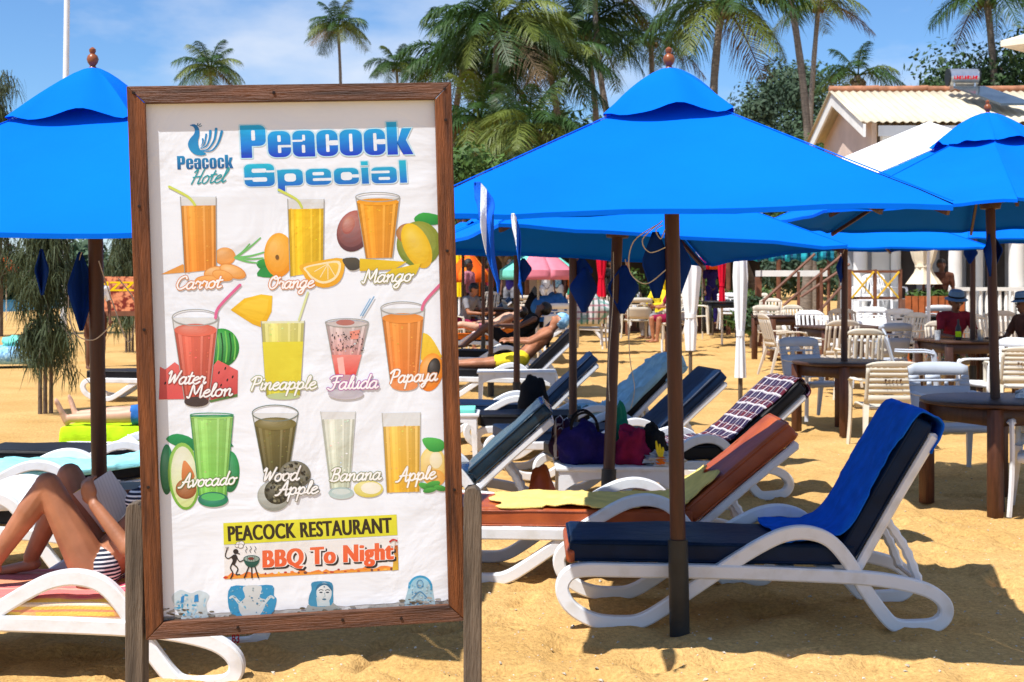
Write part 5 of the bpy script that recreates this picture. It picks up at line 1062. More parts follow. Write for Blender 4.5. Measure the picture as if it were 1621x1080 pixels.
# far palms: (px, py of crown, distance, frond length, label ...)
pal = [(535, 42, 88, 2.9, 11, 22, 'tall slender palm standing alone in the sky above the signboard', .35, (1.0, 0)), (333, 108, 80, 2.9, 12, 20, 'lone palm whose crown rises behind the signboard top near the flagpole', .35, (0, 0)), (628, 104, 92, 2.9, 13, 22, 'short palm with upright fronds peeping over the signboard top right', .2, (0, 0)),
       (788, 38, 52, 4.0, 21, 26, 'tall bushy palm in the grove right of the signboard top', .45, (0, 0)), (735, 95, 56, 3.8, 22, 24, 'leftmost palm of the grove close beside the signboard frame', .3, (-.6, 0)), (868, 95, 54, 3.8, 23, 24, 'dark palm in the middle of the grove behind the front umbrella', .25, (.4, 0)),
       (925, 45, 60, 4.0, 24, 24, 'tall palm at the right side of the grove', .35, (.8, 0)), (838, 205, 46, 3.0, 25, 22, 'low yellowish palm at the foot of the grove above the umbrella', .6, (0, 0)), (1030, 60, 64, 3.2, 26, 18, 'palm half hidden behind the front umbrella finial', .4, (0, 0)), (760, 190, 50, 3.0, 27, 20, 'low dark palm beside the signboard frame under the grove', .3, (0, 0)), (940, -40, 58, 3.4, 28, 16, 'palm with a leaning bare trunk crossing the grove', .3, (-1.2, 0)),
       (1143, 8, 44, 3.6, 31, 19, 'big palm with long yellow-green fronds right of the front umbrella peak', .6, (-.9, 0)), (1240, -70, 52, 2.8, 32, 15, 'palm with a thin straight trunk between the front umbrella and the house', .35, (.5, 0)), (1296, 6, 70, 3.2, 33, 15, 'palm with a slightly bowed trunk rising behind the house gable', .5, (-.4, 0)), (1358, 120, 58, 2.7, 34, 14, 'palm with feathery upright fronds right behind the roof ridge', .4, (0, 0)), (1562, -6, 50, 2.9, 35, 15, 'palm with drooping fronds above the solar tank', .25, (.3, 0))]
for i, (px, py, d, fl, sd, nf, lb, ye, bend) in enumerate(pal):
    tp = P(px, py, d); lean = {11: -2.2, 28: 4.2, 31: 1.6, 32: .9, 33: 0, 35: .4}.get(sd, (i % 3 - 1) * .5)
    palm(lb, (tp.x + lean, d + .5, 0), tp, fl, sd, nf + (5 if px < 950 else 1), .13 if d > 70 else .17, ye, bend, dry=1, up=1 if sd in (13, 34) else 0)
broad_tree('large dark green tree rising behind the roof at the right edge', X(1625, 50), 50, Z(40, 50), 3.6, 51, n=15000, size=.12, clumps=34)
broad_tree('dark leafy tree left of the palm above the roof', X(1520, 54), 54, Z(95, 54), 2.4, 52, n=7500, size=.12, clumps=22)
broad_tree('bright green small tree low beside the signboard frame', X(738, 34), 34, Z(228, 34), 1.35, 53, m='leaf_mid', n=5200, size=.08)
broad_tree('bushy green tree under the palms left of the front umbrella', X(800, 40), 40, Z(240, 40), 2.0, 54, m='leaf_dark', n=7000, size=.10)
broad_tree('round green tree filling the gap below the house gable', X(1330, 42), 42, Z(205, 42), 2.0, 56, m='leaf_mid', n=6500, size=.085)
wood_mass('distant_wood', 'distant wooded hill behind the palms and the house', 1150, 1330, 100, lambda px: 150 - 42 * math.exp(-((px - 1255) / 45) ** 2) + (25 if px < 1180 else 0), 45000, .22, 61)
wood_mass('grove_undergrowth', 'dense dark undergrowth filling the foot of the palm grove', 690, 1010, 62, lambda px: 215 - 35 * math.sin((px - 690) / 90.0), 16000, .26, 62, m='leaf_dark')
wood_mass('shore_trees', 'hazy belt of trees far along the left shore', -220, 250, 135, lambda px: 392 + 10 * math.sin(px / 30.0), 7000, .6, 63)
needle_tree('small casuarina with drooping needles on the sand at left', X(72, 17), 17, 2.75, .50, 71, n=5200, low=.36, ln=.32)
needle_tree('casuarina with wispy branches at the left edge of the sky', X(-8, 40), 40, Z(118, 40), 1.35, 72, n=4200, low=.30, wd=.012, ln=.6)
needle_tree('dark casuarina behind the left umbrella pole', X(205, 31), 31, 3.0, .8, 73, n=3200, low=.3, ln=.34, wd=.009)
def bush(label, px, py, d, r, seed, m='leaf_mid', n=700, size=.07):
    return broad_tree(label, X(px, d), d, Z(py, d), r, seed, m, n, size, 'garden_bush', 'bush', 'bushes by the restaurants', True, 0, 8)
bush('light green bush behind the yellow furled parasol', 1022, 425, 38, .8, 81); bush('green bush between the white furled parasol and red parasol', 1125, 432, 40, .8, 82); bush('leafy bush left of the brown staircase', 1205, 440, 36, .9, 83, n=1000); bush('dark bush under the teal awning', 1165, 450, 39, .8, 84, m='leaf_dark')
bush('small bush at the foot of the stairs', 1195, 462, 31, .55, 85, m='leaf_dark')
# agave-like plant
t = thing('spiky_plant', 'spiky green plant beside the white furled parasol', 'plant', (X(1190, 33), 33, 0)); 
for i in range(18):
    a = i * 2.4; b = MB(); L_ = .9; e = .5 + .5 * (i / 18)
    b.tube([(0, 0, .25), (math.cos(a) * L_ * .4, math.sin(a) * L_ * .4, .25 + .75 * (1.4 - e)), (math.cos(a) * L_ * .8 * e, math.sin(a) * L_ * .8 * e, .25 + 1.0 * (1.4 - e))], [.03, .045, .004], 4, sc2=(1, .3)); put('leaf', b, 'leaf_mid', t)
b = MB(); b.tube([(0, 0, -.05), (0, 0, .3)], .05, 7); put('stem', b, 'bark', t)
# flagpole
t = thing('flagpole', 'tall white flagpole rising behind the left umbrella', 'flagpole', (X(100, 34), 34, 0)); b = MB(); b.tube([(0, 0, -.4), (.06, 0, 6), (.15, 0, 12.6)], [.075, .07, .06], 12); put('shaft', b, 'flagpole_white', t)
b = MB(); b.lathe([(.06, 12.6), (.09, 12.64), (.09, 12.72), (.01, 12.8)], 10, T(.15, 0, 0)); put('cap', b, 'metal', t)
# ------------------------------------------------------------------ house with corrugated roof
HX0, HX1, HF, HB, HR = 7.85, 17.5, 32.0, 38.0, 35.2
house = thing('roofed_house', 'white two-storey house with pale corrugated roof and red ridge tiles', 'house', (HX0, HF, 0))
def hp(nm, b, m_, par=None, **k): o = put(nm, b, m_, par or house, **k); o.matrix_local = T(-HX0, -HF, 0) if par is None else Matrix(); return o
ez_, rz_ = 5.13, 6.24
b = MB(); b.box(((HX0 + HX1) / 2 + .45, (HF + HB) / 2 + .25, 2.5), (HX1 - HX0 - .9, HB - HF - 1.3, 5.0)); hp('wall', b, 'wall_white')
wx = HX0 + .42
b = MB(); b.prism([(HF + .7, 3.6), (HB - .3, 3.6), (HB - .3, ez_ + .05), (HR, rz_ - .2), (HF + .7, ez_ + .05)], .12, T(wx, 0, 0) @ Matrix(((0, 1, 0, 0), (1, 0, 0, 0), (0, 0, 1, 0), (0, 0, 0, 1)))); hp('gable_wall', b, 'wall_pink')
def slope(y0, z0, y1, z1):
    b = MB(); n = 170; tx = HX1 - HX0
    b.grid(lambda u, v: (HX0 + tx * u, y0 + (y1 - y0) * v, z0 + (z1 - z0) * v + .018 * math.sin(u * tx / .18 * 2 * math.pi)), n * 4, 2); return b
rf = hp('roof', slope(HF, ez_, HR, rz_), 'roof_sheet', solid=.012)
hp('roof', slope(HB, ez_ + .1, HR, rz_), 'roof_sheet', solid=.012)
for i in range(24):
    b = MB(); x = HX0 + .2 + i * .405; b.tube([(x - .2, HR, rz_ + .05), (x + .22, HR, rz_ + .055 + .012 * (i % 3))], [.085, .075], 8, sc2=(1, .8)); hp('ridge_tile', b, 'tile_red')
fm = Matrix(((0, 1, 0, 0), (1, 0, 0, 0), (0, 0, 1, 0), (0, 0, 0, 1)))
b = MB(); b.prism([(HF - .02, ez_ - .06), (HR, rz_ - .06), (HR, rz_ - .36), (HF + .0, ez_ - .34)], .05, T(HX0 + .06, 0, 0) @ fm); hp('barge_board', b, 'wall_white')
b = MB(); b.prism([(HB + .02, ez_ + .04), (HR + .01, rz_ - .06), (HR + .01, rz_ - .36), (HB, ez_ - .26)], .05, T(HX0 + .06, 0, 0) @ fm); hp('barge_board', b, 'wall_white')
b = MB(); b.box(((HX0 + HX1) / 2 + .2, HF + .02, ez_ - .2), (HX1 - HX0 - .4, .04, .24)); hp('fascia', b, 'wall_grey')
for x in (8.55, 11.2, 13.6):
    b = MB(); b.box((x, HF + .5, 4.0), (.22, .22, 1.95)); hp('pillar', b, 'wall_white')
for x in (9.2, 10.3, 12.1, 14.2):
    b = MB(); b.box((x, HF + .86, 4.25), (.75, .05, 1.1)); o = hp('window', b, 'wall_grey'); b = MB(); b.box((x - HX0, .825, 4.25), (.62, .03, .95)); put('pane', b, 'interior_shade', o).matrix_parent_inverse = Matrix(); 
    o.children[0].matrix_local = Matrix()
    for xx in (-.15, .15): b = MB(); b.box((x + xx, HF + .805, 4.25), (.04, .02, .95)); hp('window_bar', b, 'wall_white')
tank = thing('solar_water_heater', 'silver solar water tank with dark panel on the roof ridge', 'water heater', (X(1522, 34.6), 34.6, rz_ + .02))
b = MB(); b.tube([(-.34, -.1, .22), (.34, -.1, .22)], .21, 16); put('tank', b, 'metal', tank)
for s in (-1, 1): b = MB(); b.tube([(s * .34, -.1, .22), (s * .38, -.1, .22)], .215, 16); put('end_cap', b, 'black_pipe', tank)
b = MB(); sl_ = (rz_ - ez_) / (HR - HF); b.add([(-.3, -.35, -.02), (.45, -.35, -.02), (1.0, -2.2, -.02 - 1.85 * sl_), (.2, -2.2, -.02 - 1.85 * sl_), (-.3, -.35, -.07), (.45, -.35, -.07), (1.0, -2.2, -.07 - 1.85 * sl_), (.2, -2.2, -.07 - 1.85 * sl_)], [(0, 1, 2, 3), (7, 6, 5, 4), (0, 4, 5, 1), (1, 5, 6, 2), (2, 6, 7, 3), (3, 7, 4, 0)]); put('panel', b, 'solar_panel', tank)
for s in (-1, 1): b = MB(); b.box((s * .25, -.1, 0), (.04, .3, .14)); put('bracket', b, 'metal', tank)
b = MB()
for i in range(9): b.box((-.26 + i * .065, -.312, .19 + .006 * (i % 2)), (.018 + .012 * (i % 3), .004, .085)); b.box((-.245 + i * .065, -.3125, .16 + .03 * (i % 3)), (.05, .004, .018))
put('worn_lettering', b, 'parasol_red', tank)
# neighbouring building whose eave corner enters at the right edge
nb = thing('cream_building', 'cream building whose roof corner juts in at the right edge', 'building', (X(1584, 24), 24, 0), R(-45))
zc = Z(74, 24); b = MB(); b.box((3.2, 3.2, zc / 2 - .1), (4.8, 4.8, zc)); put('wall', b, 'wall_white', nb)
b = MB(); e = 6.2; b.add([(0, 0, zc), (e, 0, zc), (e, e, zc), (0, e, zc), (0, 0, zc + .1), (e, 0, zc + .1), (e, e, zc + .1), (0, e, zc + .1), (3.1, 3.1, zc + 1.3)], [(0, 3, 2, 1), (0, 1, 5, 4), (1, 2, 6, 5), (2, 3, 7, 6), (3, 0, 4, 7), (4, 5, 8), (5, 6, 8), (6, 7, 8), (7, 4, 8)]); put('roof', b, 'parasol_cream', nb)
# ------------------------------------------------------------------ restaurant terrace below the house
TF, TZ = 27.5, .78
ter = thing('restaurant_terrace', 'raised white restaurant terrace with pillars and grey back wall', 'terrace', (X(1320, TF), TF, 0)); ox, oy = ter.location.x, ter.location.y
def tpx(nm, b, m_): o = put(nm, b, m_, ter); o.matrix_local = T(-ox, -oy, 0); return o
b = MB(); b.box(((X(1325, TF) + 14) / 2, TF + 2.1, TZ / 2 - .1), (14 - X(1325, TF), 4.2, TZ + .2)); tpx('deck', b, 'wall_white')
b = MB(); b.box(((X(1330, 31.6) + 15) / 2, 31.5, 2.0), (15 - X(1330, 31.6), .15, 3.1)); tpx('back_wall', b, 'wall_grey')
for px, d, w_ in ((1512, 28.2, .26), (1548, 29.5, .2), (1610, 28.2, .32), (1362, 31.2, .3), (1418, 31.2, .22)):
    b = MB(); b.tube([(X(px, d), d, TZ), (X(px, d), d, 3.35)], w_ / 2, 14); b.box((X(px, d), d, TZ + .06), (w_ * 1.3, w_ * 1.3, .12)); b.box((X(px, d), d, 3.3), (w_ * 1.3, w_ * 1.3, .12)); tpx('pillar', b, 'wall_white')
for px0, px1, z1 in ((1426, 1450, 2.9), (1380, 1408, 3.0), (1488, 1504, 2.9), (1530, 1545, 2.6), (1560, 1590, 2.9)):
    b = MB(); b.box((X((px0 + px1) / 2, 31.4), 31.4, (TZ + z1) / 2), ((px1 - px0) * 31.4 / FPX, .05, z1 - TZ)); tpx('doorway', b, 'interior_shade' if px0 > 1420 else 'wall_white')  # dark ones put the interior's shade into flat doorway panels
b = MB(); b.box(((X(1330, 30) + 14) / 2, 30, 3.42), (14 - X(1330, 30), 4.6, .12)); tpx('ceiling_slab', b, 'wall_white')
# balusters
for i in range(14):
    b = MB(); x = X(1502, 27.9) + i * .125; b.tube([(x, 27.9, TZ), (x, 27.9, TZ + .3), (x, 27.9, TZ + .58)], [.028, .045, .028], 6); tpx('baluster', b, 'wall_white')
b = MB(); b.box((X(1502, 27.9) + .85, 27.9, TZ + .62), (1.9, .12, .07)); tpx('handrail', b, 'wall_white')
# yellow cross-braced railing
yr = thing('cross_braced_railing', 'brown terrace railing with yellow crossed braces', 'railing', (X(1345, 27.2), 27.2, 0)); lw = (1425 - 1345) * 27.2 / FPX; z0_, z1_ = Z(472, 27.2), Z(430, 27.2)
for i in range(3): b = MB(); b.box((lw * i / 2, 0, z1_ / 2 + .02), (.06, .06, z1_ + .04)); put('post', b, 'rail_brown', yr)
for z in (z0_, z1_): b = MB(); b.box((lw / 2, .001, z), (lw, .05, .05)); put('rail', b, 'rail_brown', yr)
for i in range(2):
    for s in (0, 1): b = MB(); b.tube([(lw * i / 2 + .03, -.01 - .03 * s, z0_ if s else z1_), (lw * (i + 1) / 2 - .03, -.01 - .03 * s, z1_ if s else z0_)], .022, 4); put('brace', b, 'rail_yellow', yr)
# stairs with slanting handrails
stx = thing('wooden_stairs', 'brown wooden stairs with slanting handrails up to the terrace', 'stairs', (X(1215, 28), 28, 0)); q0 = stx.location
for i in range(6): b = MB(); b.box((.2 + i * .24, .5, .1 + i * .13), (.26, 1.0, .05)); put('step', b, 'rail_brown', stx)
for yy, a, c in ((0, (1207, 478), (1290, 402)), (.0, (1240, 484), (1335, 402)), (.9, (1268, 470), (1345, 418)), (.9, (1290, 500), (1345, 440))):
    p0, p1 = P(*a, 28 + yy) - q0, P(*c, 28 + yy) - q0; b = MB(); b.tube([p0, p1], .03, 6); put('handrail', b, 'rail_brown', stx)
for px, pt, pb in ((1209, 474, 560), (1264, 430, 545), (1300, 425, 520)):
    p0, p1 = P(px, pt, 28) - q0, P(px, pb, 28) - q0; b = MB(); b.box((p0.x, 0, p0.z / 2), (.05, .05, p0.z)); put('newel_post', b, 'rail_brown', stx)
# planter box with vertical boards
pb_ = thing('wooden_planter', 'orange-brown slatted wooden planter box on the terrace edge', 'planter', (X(1480, 26.6), 26.6, 0))
for i in range(9): b = MB(); b.box((-.5 + i * .125, 0, .64), (.105, .03, 1.28)); put('board', b, 'planter_wood', pb_)
b = MB(); b.box((0, .22, .62), (1.1, .38, 1.2)); put('box_body', b, 'rail_brown', pb_); b = MB(); leaves(b, (0, .2, 1.3), (.5, .18, .12), 220, .06, random.Random(4)); put('leaves', b.mesh('l', smooth=False, fix=False), 'leaf_mid', pb_)
# teal awning, white canopy roof, dark beach bar
aw = thing('patterned_awning', 'teal and blue patterned cloth awning over the bar terrace', 'awning', (X(1245, 33), 33, 0))
b = MB(); b.grid(lambda u, v: ((u - .5) * 2.2, .05 * math.sin(u * 60), Z(388, 33) - v * (.36 + .03 * math.sin(u * 40))), 60, 3); put('fringe', b, 'pattern_teal', aw, solid=.01)
b = MB(); b.box((.2, .5, Z(433, 33)), (1.5, 1.0, .14)); put('counter', b, 'wall_white', aw)
for x in (-.55, .9): b = MB(); b.box((x, .6, (Z(433, 33) - .08) / 2), (.14, .14, Z(433, 33) - .08)); put('post', b, 'rail_brown', aw)
for x in (-1.0, 1.0): b = MB(); b.tube([(x, .1, 0), (x, .1, Z(386, 33))], .04, 6); put('pole', b, 'rail_brown', aw)
bar = thing('beach_bar', 'long dark open beach bar under a thatched roof in the background', 'beach bar', (X(950, 42), 42, 0)); bw = (1230 - 660) * 42 / FPX
b = MB(); b.grid(lambda u, v: ((u - .5) * bw, -1.4 + v * 4.4, 2.75 + .5 * math.sin(v * 3.14) + .05 * nz(u * 30, v * 9)), 40, 8); put('thatch_roof', b, 'thatch', bar, solid=.18)
b = MB(); b.box((0, 2.6, 1.35), (bw - .3, .15, 2.8)); put('back_wall', b, 'interior_shade', bar)  # shade under the roof is put into this wall's colour
for i in range(8): b = MB(); b.tube([((i / 7 - .5) * (bw - .5), -1.1, -.1), ((i / 7 - .5) * (bw - .5), -1.1, 2.8)], .07, 8); put('post', b, 'rail_brown', bar)
b = MB(); b.box((bw * .2, 1.2, .5), (3.0, .5, 1.05)); put('counter', b, 'rail_brown', bar)
for i, mm in enumerate(('cloth_orange', 'wall_pink', 'wall_grey', 'parasol_teal')): b = MB(); b.box((-bw * .38 + i * 2.3, 2.5, 1.5), (.9, .05, .9)); put('wall_panel', b, mm, bar)
# pizza banner on the left shore
bn = thing('pizza_banner', 'red and yellow pizza banner standing on the sand behind the left pole', 'banner', (X(193, 26), 26, 0)); w_ = 1.1; zt, zb = Z(438, 26), Z(500, 26)
b = MB(); b.box((0, 0, (zt + zb) / 2), (w_, .03, zt - zb)); put('panel', b, mat('banner_red', (.42, .03, .012), .6, .6, 12, col2=(.72, .26, .12), lo=.42, hi=.56), bn)
for s in (-1, 1): b = MB(); b.box((s * (w_ / 2 - .02), .04, zt / 2), (.05, .05, zt)); put('post', b, 'rail_brown', bn)
cu = bpy.data.curves.new('t', 'FONT'); cu.body = 'PIZZA'; cu.offset = .02; ob = bpy.data.objects.new('t', cu); me = bpy.data.meshes.new_from_object(ob); bpy.data.objects.remove(ob)
vs = [v.co for v in me.vertices]; x1_ = max(v.x for v in vs); b = MB(); b.add([((v.x / x1_ - .5) * w_ * .9, -.018, zt - .26 + v.y * .24) for v in vs], [tuple(f.vertices) for f in me.polygons]); put('lettering', b.mesh('l', smooth=False, fix=False), 'parasol_yellow', bn)
b = MB(); b.box((0, -.02, zb + .04), (w_, .012, .09)); put('lower_strip', b, 'rail_brown', bn)
# ------------------------------------------------------------------ umbrellas in place
def rise(x, y): return max(0, min(1, (y - 14) / 8)) * .18 + max(0, min(25, y - 22)) * .012 if x > -4 else 0
umbrella('large blue umbrella in front with dark pole standing beside the navy lounger', X(1076, 6.45), 6.45, R(-8), (2.6, -1.0), Rv=1.485, ez=1.928, pz=2.555, seed=4.6,
         flaps=[(-.075, .02, 1.83, .13, .30, .9), (.02, .06, 1.80, .10, .26, -.8)], cords=[[(-.05, -.05, 1.87), (-.17, -.06, 1.79), (-.19, -.06, 1.66), (-.12, -.05, 1.60), (-.03, -.04, 1.66)], [(-.04, -.05, 1.88), (-.13, -.05, 1.80), (-.10, -.05, 1.74), (-.03, -.04, 1.76)], [(-.04, -.05, 1.86), (-.07, -.06, 1.84), (-.05, -.06, 1.80), (-.03, -.05, 1.84)]])
umbrella('large blue umbrella at left behind the signboard and the reading woman', X(161, 6.58), 6.58, R(-6), (2.3, 0), ez=1.835, pz=2.575, seed=4,
         flaps=[(-.06, -.04, 1.74, .14, .36, .5), (-.10, -.35, 1.76, .06, .20, .3)], cords=[[(-.05, -.04, 1.74), (-.11, -.05, 1.55), (-.09, -.05, 1.38), (.0, -.05, 1.34), (.08, -.05, 1.4)], [(.03, -.04, 1.70), (.10, -.05, 1.5), (.17, -.05, 1.33), (.2, -.04, 1.5), (.12, -.04, 1.62)]])
umbrella('blue umbrella over the clothes-covered side table, behind the front one', X(960, 8.76), 8.76, R(15), (-2.4, 3.0), Rv=1.46, ez=1.82, pz=2.43, seed=6,
         flaps=[(.03, -.06, 1.70, .20, .30, .0), (-.19, .03, 1.68, .19, .28, .2)], cords=[[(-.04, -.05, 1.78), (-.03, -.05, 1.5), (-.045, -.05, 1.1), (-.03, -.05, .86)], [(.04, -.05, 1.74), (.07, -.05, 1.5), (.09, -.05, 1.15), (.13, -.05, .95), (.11, -.05, .82)]])
umbrella('eight-sided blue umbrella standing through the nearest round table', X(1580, 10.1), 10.1, R(32), (-2.0, .2), n=8, Rv=1.60, ez=2.06, pz=2.80, seed=2, flaps=[(-.06, -.03, 1.93, .16, .30, .6), (.05, .02, 1.92, .14, .22, -.5)])
umbrella('blue umbrella through the round table with the white and cream chairs', X(1336, 15), 15, R(12), (.5, 0), ez=1.93, pz=2.55, seed=3, full=True, flaps=[(-.06, -.04, 1.85, .14, .28, .3)])
umbrella('blue umbrella over the table of the man in the hat', X(1540, 18), 18, R(25), (0, 0), ez=2.02, pz=2.66, z0=.07, seed=5, flaps=[(-.10, -.05, 1.98, .2, .25, .2)])
for px, d, lb in ((907, 12.3, 'blue umbrella beside the lounger with the pale blue towel'), (818, 15.6, 'blue umbrella by the navy lounger behind the signboard'), (777, 19.6, 'blue umbrella over the sunbathers right of the signboard'), (765, 23.6, 'farther blue umbrella over the sunbathers beside the signboard'), (733, 27.5, 'farthest blue umbrella close beside the signboard frame')):
    umbrella(lb, X(px, d), d, R(d * 7 % 30), (0, 0), ez=1.86 if d < 20 else 1.88, pz=2.45, z0=rise(1, d), seed=int(d), full=d < 16, pr=.036 if d < 20 else .03, flaps=[(.06, -.05, 1.8, .2, .26, 0)] if d < 16 else [])
wp = thing('large_parasol', 'big white parasol between the front umbrella and the house', 'umbrella', (X(1470, 22), 22, rise(1, 22)))
put('canopy', canopy_mesh(4, 2.9, 2.75, 3.86, .05, .05, hem=.12), 'parasol_white', wp)
b = MB(); b.tube([(0, 0, -.3), (0, 0, 3.84)], .03, 10); put('pole', b, 'flagpole_white', wp); b = MB(); b.lathe([(.3, 0), (.3, .06), (.04, .1)], 16); put('base', b, 'wall_grey', wp)
wp.rotation_euler.z = R(18)
for k in range(4): a = math.pi / 4 + k * math.pi / 2; b = MB(); b.tube([(0, 0, 3.7), (math.cos(a) * 2.85, math.sin(a) * 2.85, 2.72)], .015, 4); put('rib', b, 'flagpole_white', wp)
def furled(label, px, d, y0, y1, wpx, m, pole='flagpole_white', group='furled parasols', ybase=None, fat=1.0):
    x = X(px, d); z0 = rise(x, d); zt, zb = Z(y0, d) + .25, Z(y1, d); r = wpx * d / FPX / 2; t = thing('furled_parasol', label, 'umbrella', (x, d, 0), px * .1, group)
    h = zt - zb; b = MB(); b.lathe([(.02, zt), (r * .8, zt - .1 * h), (r * 1.0, zt - .3 * h), (r * .72, zb + .42 * h), (r * .5, zb + .30 * h), (r * .62, zb + .2 * h), (r * .78 * fat, zb), (.025, zb + .04)], 30, fold=.16, nf=7); put('furled_cloth', b, m, t)
    b = MB(); b.tube([(0, 0, -.3 + z0), (0, 0, zt + .08)], .026, 8); put('pole', b, pole, t); b = MB(); b.lathe([(r * .62, zb + .29 * h), (r * .62, zb + .33 * h)], 14); put('tie', b, m, t)
furled('slim white furled parasol nearest the lounger with the plaid towel', 1172, 16.5, 405, 598, 22, 'parasol_white', 'grey_wood'); furled('white furled parasol just right of the front umbrella pole', 1093, 20, 405, 555, 30, 'parasol_white', 'grey_wood', fat=.6)
furled('cream furled parasol hanging on the terrace', 1462, 27.0, 378, 450, 44, 'parasol_cream', 'rail_brown', fat=1.5); furled('red furled parasol in front of the dark bar', 952, 34, 385, 470, 17, 'parasol_red'); furled('red furled parasol near the white chairs', 1143, 34, 385, 488, 14, 'parasol_red'); furled('yellow furled parasol near the seated guests', 1048, 31, 385, 480, 20, 'parasol_yellow'); furled('yellow furled parasol close beside the signboard', 727, 33, 385, 470, 12, 'parasol_yellow')
def open_parasol(label, px, d, ye, wpx, mats, zt=.55, drop=.18):
    x = X(px, d); e = Z(ye, d); r = wpx * d / FPX / 2; z0 = rise(x, d); t = thing('sun_parasol', label, 'umbrella', (x, d, 0), .3, 'coloured parasols'); n = 8
    for k in range(n):
        b = MB(); a0, a1 = k * 2 * math.pi / n, (k + 1) * 2 * math.pi / n
        b.grid(lambda u, v: ((r * min(1, v * 1.25) * math.cos(a0 + (a1 - a0) * u)), (r * min(1, v * 1.25) * math.sin(a0 + (a1 - a0) * u)), e + zt * (1 - min(1, v * 1.25)) - (drop * (v - .8) / .2 if v > .8 else 0)), 5, 10); put('panel', b, mats[k % len(mats)], t, solid=.006)
    b = MB(); b.tube([(0, 0, -.2), (0, 0, e + zt + .08)], .022, 8); put('pole', b, 'rope', t)
open_parasol('pink and mint parasol behind the sunbathers', 852, 27, 428, 122, ['parasol_teal', 'parasol_pink', 'parasol_pink', 'parasol_teal']); open_parasol('orange parasol close beside the signboard', 742, 31, 434, 66, ['parasol_orange', 'cloth_orange']); open_parasol('small orange parasol behind the red furled parasol', 1112, 38, 416, 52, ['parasol_orange', 'parasol_red']); open_parasol('orange-red parasol far off at the left edge', 10, 60, 425, 40, ['parasol_orange'])
# blue and white ribbons tied to the front umbrella
def ribbon(label, pts, w_, m, seed, wh=False):
    pts = smoothpath(pts, 8); n = len(pts); b = MB()
    def fn(u, v):
        f = u * (n - 1); i = min(n - 2, int(f)); p = pts[i].lerp(pts[i + 1], f - i); k = w_ * (.25 + .75 * min(1, u * 5)); return (p.x + (v - .5) * k * math.cos(u * 1.5 + seed), p.y + (v - .5) * k * math.sin(u * 1.5 + seed) + .012 * math.sin(v * 7 + u * 9), p.z + (.05 * (v - .5) if u > .97 else 0))
    b.grid(fn, 40, 8); o = put('hanging_ribbon', b, m, None, solid=.003); return tag(o, label, 'ribbon', 'ribbons tied to the front umbrella')
stripes('ribbon_cloth', (.008, .10, .55), [(0, 9.0, .05, .2, (.72, .76, .82))])
ribbon('long blue ribbon with white stripe tied over the umbrella edge', [P(755, 288, 5.33), P(768, 320, 5.30), P(770, 345, 5.26), P(776, 400, 5.26), P(790, 456, 5.28)], .072, 'ribbon_cloth', 0)
ribbon('shorter blue ribbon hanging just right of the long one', [P(812, 338, 5.28), P(820, 380, 5.27), P(822, 420, 5.27), P(824, 462, 5.28)], .04, 'ribbon_cloth', .5)
# ------------------------------------------------------------------ loungers right of the sign
l1 = lounger('white lounger with thick navy cushion and steep back, nearest at right', 1.115, 6.87, R(-.6), 60, 'navy_vinyl', endpatch=True)
drape('beach_towel', 'royal blue towel over the back of the nearest lounger', 'towel', l1, lpath(60, s0=1.02, b1=.71, b0=.12, over=.12), hw=.285, m='towel_blue', seed=2, wr=.012)
l2 = lounger('white lounger with brown-orange cushion and a yellow towel', .48, 7.83, R(.5), 40, 'brown_vinyl')
drape('beach_towel', 'pale yellow towel spread along the brown lounger', 'towel', l2, lpath(40, s0=.33, b1=.27, b0=.02), hw=.24, m='towel_yellow', seed=5, wr=.012, rag=.035, ycen=-.02, fold=.012)
l3 = lounger('white lounger with plaid towel over its black back', 1.12, 10.62, R(15), 40, 'dark_vinyl')
drape('beach_towel', 'red and white plaid towel over a lounger back', 'towel', l3, lpath(40, s0=.75, b1=.71, over=.08), hw=.25, m='plaid', seed=7, wr=.010)
l3b = lounger('white lounger with navy back right behind the plaid one', .72, 11.85, R(13), 41, 'navy_vinyl')
l3c = lounger('white lounger with pale blue towel on its back', .50, 13.05, R(10), 44, 'dark_vinyl')
drape('beach_towel', 'pale blue towel heaped over a lounger back', 'towel', l3c, lpath(44, s0=1.05, b1=.71, over=.22, gap=.022), hw=.27, hang=.06, m='towel_pale', seed=9, wr=.03, fold=.03)
l4 = lounger('white lounger with shiny dark teal back, next to the signboard', -.72, 9.32, R(0), 42, 'teal_vinyl', BL=.64)
l5 = lounger('white lounger with navy cushion behind the small white table', -.17, 14.1, R(0), 44, 'navy_vinyl')
l6 = lounger('white lounger under the sunbather with the blue cloth', -.22, 17.9, R(0), 44, 'dark_vinyl', z0=rise(1, 17.9))
l7 = lounger('white lounger under the dark-haired sunbather', -.32, 21.0, R(0), 42, 'dark_vinyl', z0=rise(1, 21))
l8 = lounger('white lounger under the sunbather with the orange towel', -.75, 25.2, R(0), 25, 'dark_vinyl', z0=rise(1, 25))
drape('beach_towel', 'orange and pink towel under the far sunbather', 'towel', l8, lpath(25, s0=.3, b1=.6), hw=.29, hang=.08, m='cloth_orange', seed=3)
